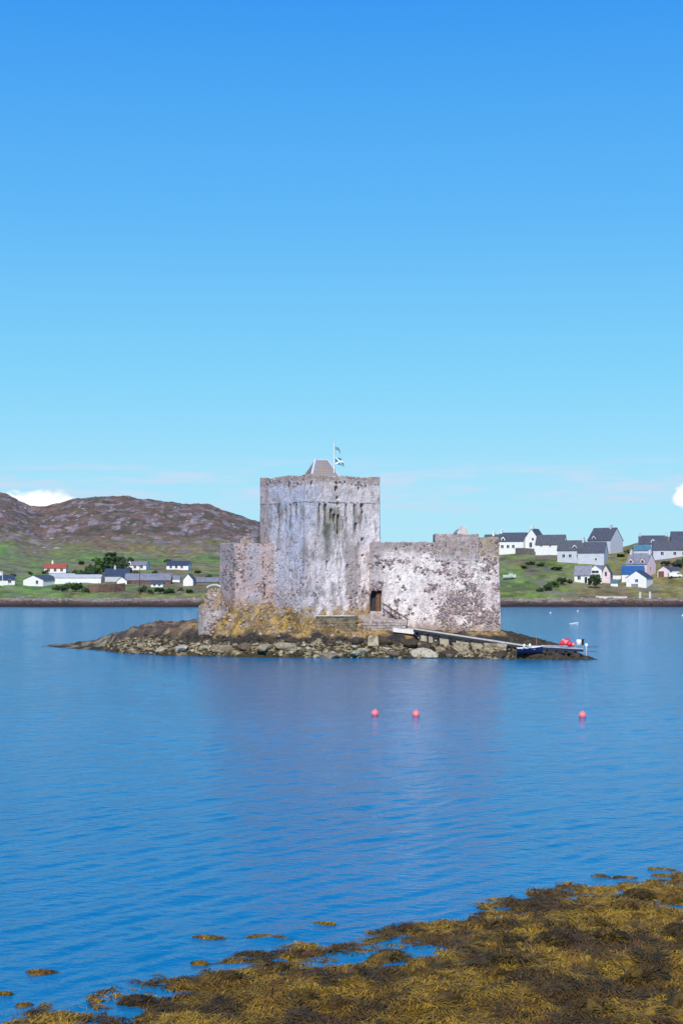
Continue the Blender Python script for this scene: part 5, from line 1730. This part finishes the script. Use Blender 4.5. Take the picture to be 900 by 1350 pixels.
def weed_lump(px, py, rx_px, hgt, label, group, dark=True, name='weed_covered_rock', cat='rock', seed=0, flat=False, ry=None):
    """a lump under its own skirt of fronds; rx in photo pixels"""
    Y = EYE * F / (py - HOR)
    x = X(px, Y)
    r_ = rx_px * Y / F
    rn = np.random.default_rng(seed)
    nr, na_ = 12, 36
    ry_ = r_ * (.62 if ry is None else ry)
    z0 = float(weed_z(np.array(x), np.array(Y))[0]) if not flat else 0.0
    z0 = max(z0, -.02)
    V, Cc = [], []
    for i in range(nr + 1):
        for j in range(na_):
            t = i / nr; a = 2 * math.pi * j / na_
            k_ = 1 + (2.0 if flat else .7) * (float(fbm(math.cos(a) * 2.1 + seed, math.sin(a) * 2.1, 191, 4)) - .5) * 2
            lx, ly = r_ * t * k_ * math.cos(a), ry_ * t * k_ * math.sin(a)
            h = hgt * (1 - t ** 2.2) + (float(fbm(lx * 4 + seed, ly * 4, 192, 3)) - .5) * hgt * .6 - (.10 if not flat else .035) * t
            V.append((lx, ly, h))
    V = np.array(V)
    wx, wy = V[:, 0] + x, V[:, 1] + Y
    Cw = weed_colour(wx + seed, wy, V[:, 2])
    if dark: Cw = Cw * .45 + np.array([.012, .012, .006])
    Fq = []
    for i in range(nr):
        for j in range(na_):
            j2 = (j + 1) % na_
            Fq.append((i * na_ + j, i * na_ + j2, (i + 1) * na_ + j2, (i + 1) * na_ + j))
    rt = link(name, mesh_np(name, V, Fq, M['weed'], Cw, True), None, (x, Y, z0))
    tag(rt, label, cat, group)
    m_ = int(220 + 900 * r_ * ry_)
    tt = np.sqrt(rn.uniform(0, 1, m_)); aa = rn.uniform(0, 6.28, m_)
    fx, fy = r_ * tt * np.cos(aa), ry_ * tt * np.sin(aa)
    fz = hgt * (1 - tt ** 2.2) - .02
    cf = weed_colour(fx + x, fy + Y, fz) * rn.uniform(.5, 1.5, (m_, 1))
    if dark: cf = cf * .45 + np.array([.012, .010, .006])
    Vf, Ff, Cf = fronds(fx, fy, fz, rn.uniform(.07, .24, m_), seed, cf)
    q = link('fronds', mesh_np('fronds', Vf, Ff, M['frond'], Cf), rt); q['kind'] = 'stuff'
    return rt


mounds = [(665, 1245, 24, .22, 'dark weed hung rock in the upper middle of the seaweed'), (728, 1248, 30, .24, 'dark weed hung rock at the centre right of the seaweed'), (780, 1225, 24, .22, 'dark weed hung rock under the right hand water edge'),
          (840, 1185, 24, .2, 'dark weed hung rock nearest the water at the upper right'), (665, 1275, 42, .26, 'broad dark weed hung rock in the middle of the seaweed'), (800, 1246, 26, .22, 'dark weed hung rock right of the centre rock'),
          (850, 1300, 38, .34, 'tall dark weed hung rock at the lower right'), (775, 1345, 34, .24, 'dark weed hung rock cut by the bottom edge'), (585, 1330, 24, .2, 'dark weed hung rock near the bottom middle'),
          (512, 1265, 30, .22, 'dark weed hung rock beside the blue pools'), (650, 1290, 20, .18, 'small dark weed hung rock below the broad one'), (890, 1240, 24, .24, 'dark weed hung rock at the right edge'),
          (820, 1205, 20, .18, 'small dark weed hung rock near the right water edge'), (440, 1332, 26, .2, 'dark weed hung rock at the lower left of the middle'), (366, 1280, 20, .14, 'small dark weed hung rock by the left water edge'),
          (395, 1322, 22, .16, 'dark weed hung rock left of the lower middle one'), (180, 1322, 30, .12, 'low dark weed hung rock near the left bottom corner'), (300, 1296, 24, .12, 'low dark weed hung rock on the left water edge'),
          (560, 1290, 20, .16, 'small dark weed hung rock right of the blue pools'), (895, 1340, 22, .26, 'dark weed hung rock in the bottom right corner'), (890, 1190, 22, .18, 'dark weed hung rock at the right edge near the water')]
for k, (px, py, r_, h_, lb) in enumerate(mounds):
    weed_lump(px, py, r_, h_, lb, 'weed hung rocks in the seaweed', True, seed=300 + k)
patches = [(270, 1237, 24, 'floating weed patch alone left of the middle, long and thin', .25), (347, 1236, 26, 'long floating weed patch off the left water edge', .3), (426, 1219, 13, 'small floating weed patch above the middle water edge', .4),
           (52, 1283, 22, 'floating weed patch near the left side of the water', .45), (335, 1259, 34, 'largest floating weed patch just off the left water edge', .5), (312, 1268, 26, 'floating weed patch touching the largest one', .4),
           (2, 1312, 12, 'floating weed patch at the left edge', .6), (660, 1187, 26, 'dark thin floating weed patch off the right water edge', .3), (655, 1205, 36, 'low floating weed patch in the middle water edge', .4),
           (868, 1147, 20, 'uppermost floating weed patch at the right', .4), (820, 1158, 16, 'floating weed patch left of the uppermost one', .35), (872, 1155, 20, 'floating weed patch just below the uppermost one', .35),
           (790, 1156, 9, 'tiny floating weed patch among the right hand ones', .4), (32, 1327, 8, 'tiny floating weed patch near the bottom left corner', .5), (262, 1271, 10, 'faint tiny weed patch left of the largest one', .4),
           (125, 1322, 8, 'tiny weed patch just off the bottom left weed edge', .4), (745, 1170, 14, 'floating weed patch close to the right water edge', .4)]
for k, (px, py, r_, lb, ry) in enumerate(patches):
    weed_lump(px, py, r_ * .95, .02, lb, 'floating seaweed patches', False, 'seaweed_patch', 'seaweed', 400 + k, True, ry * .8)
ORD = ('first second third fourth fifth sixth seventh eighth ninth tenth eleventh twelfth thirteenth fourteenth fifteenth sixteenth seventeenth eighteenth '
       'nineteenth twentieth').split()
ORD += ['twenty-' + w_ for w_ in ORD[:9]] + ['thirtieth'] + ['thirty-' + w_ for w_ in ORD[:9]] + ['fortieth'] + ['forty-' + w_ for w_ in ORD[:9]]
byl = {}
for o in bpy.data.objects:
    if 'label' in o and 'group' in o: byl.setdefault(o['label'], []).append(o)
for lb, os_ in byl.items():
    if len(os_) > 1:
        os_.sort(key=lambda o: o.location.x / o.location.y)
        for i, o in enumerate(os_):
            o['label'] = lb + ', ' + ('rightmost' if i == len(os_) - 1 else 'leftmost' if i == 0 else ORD[i] + ' from the left')
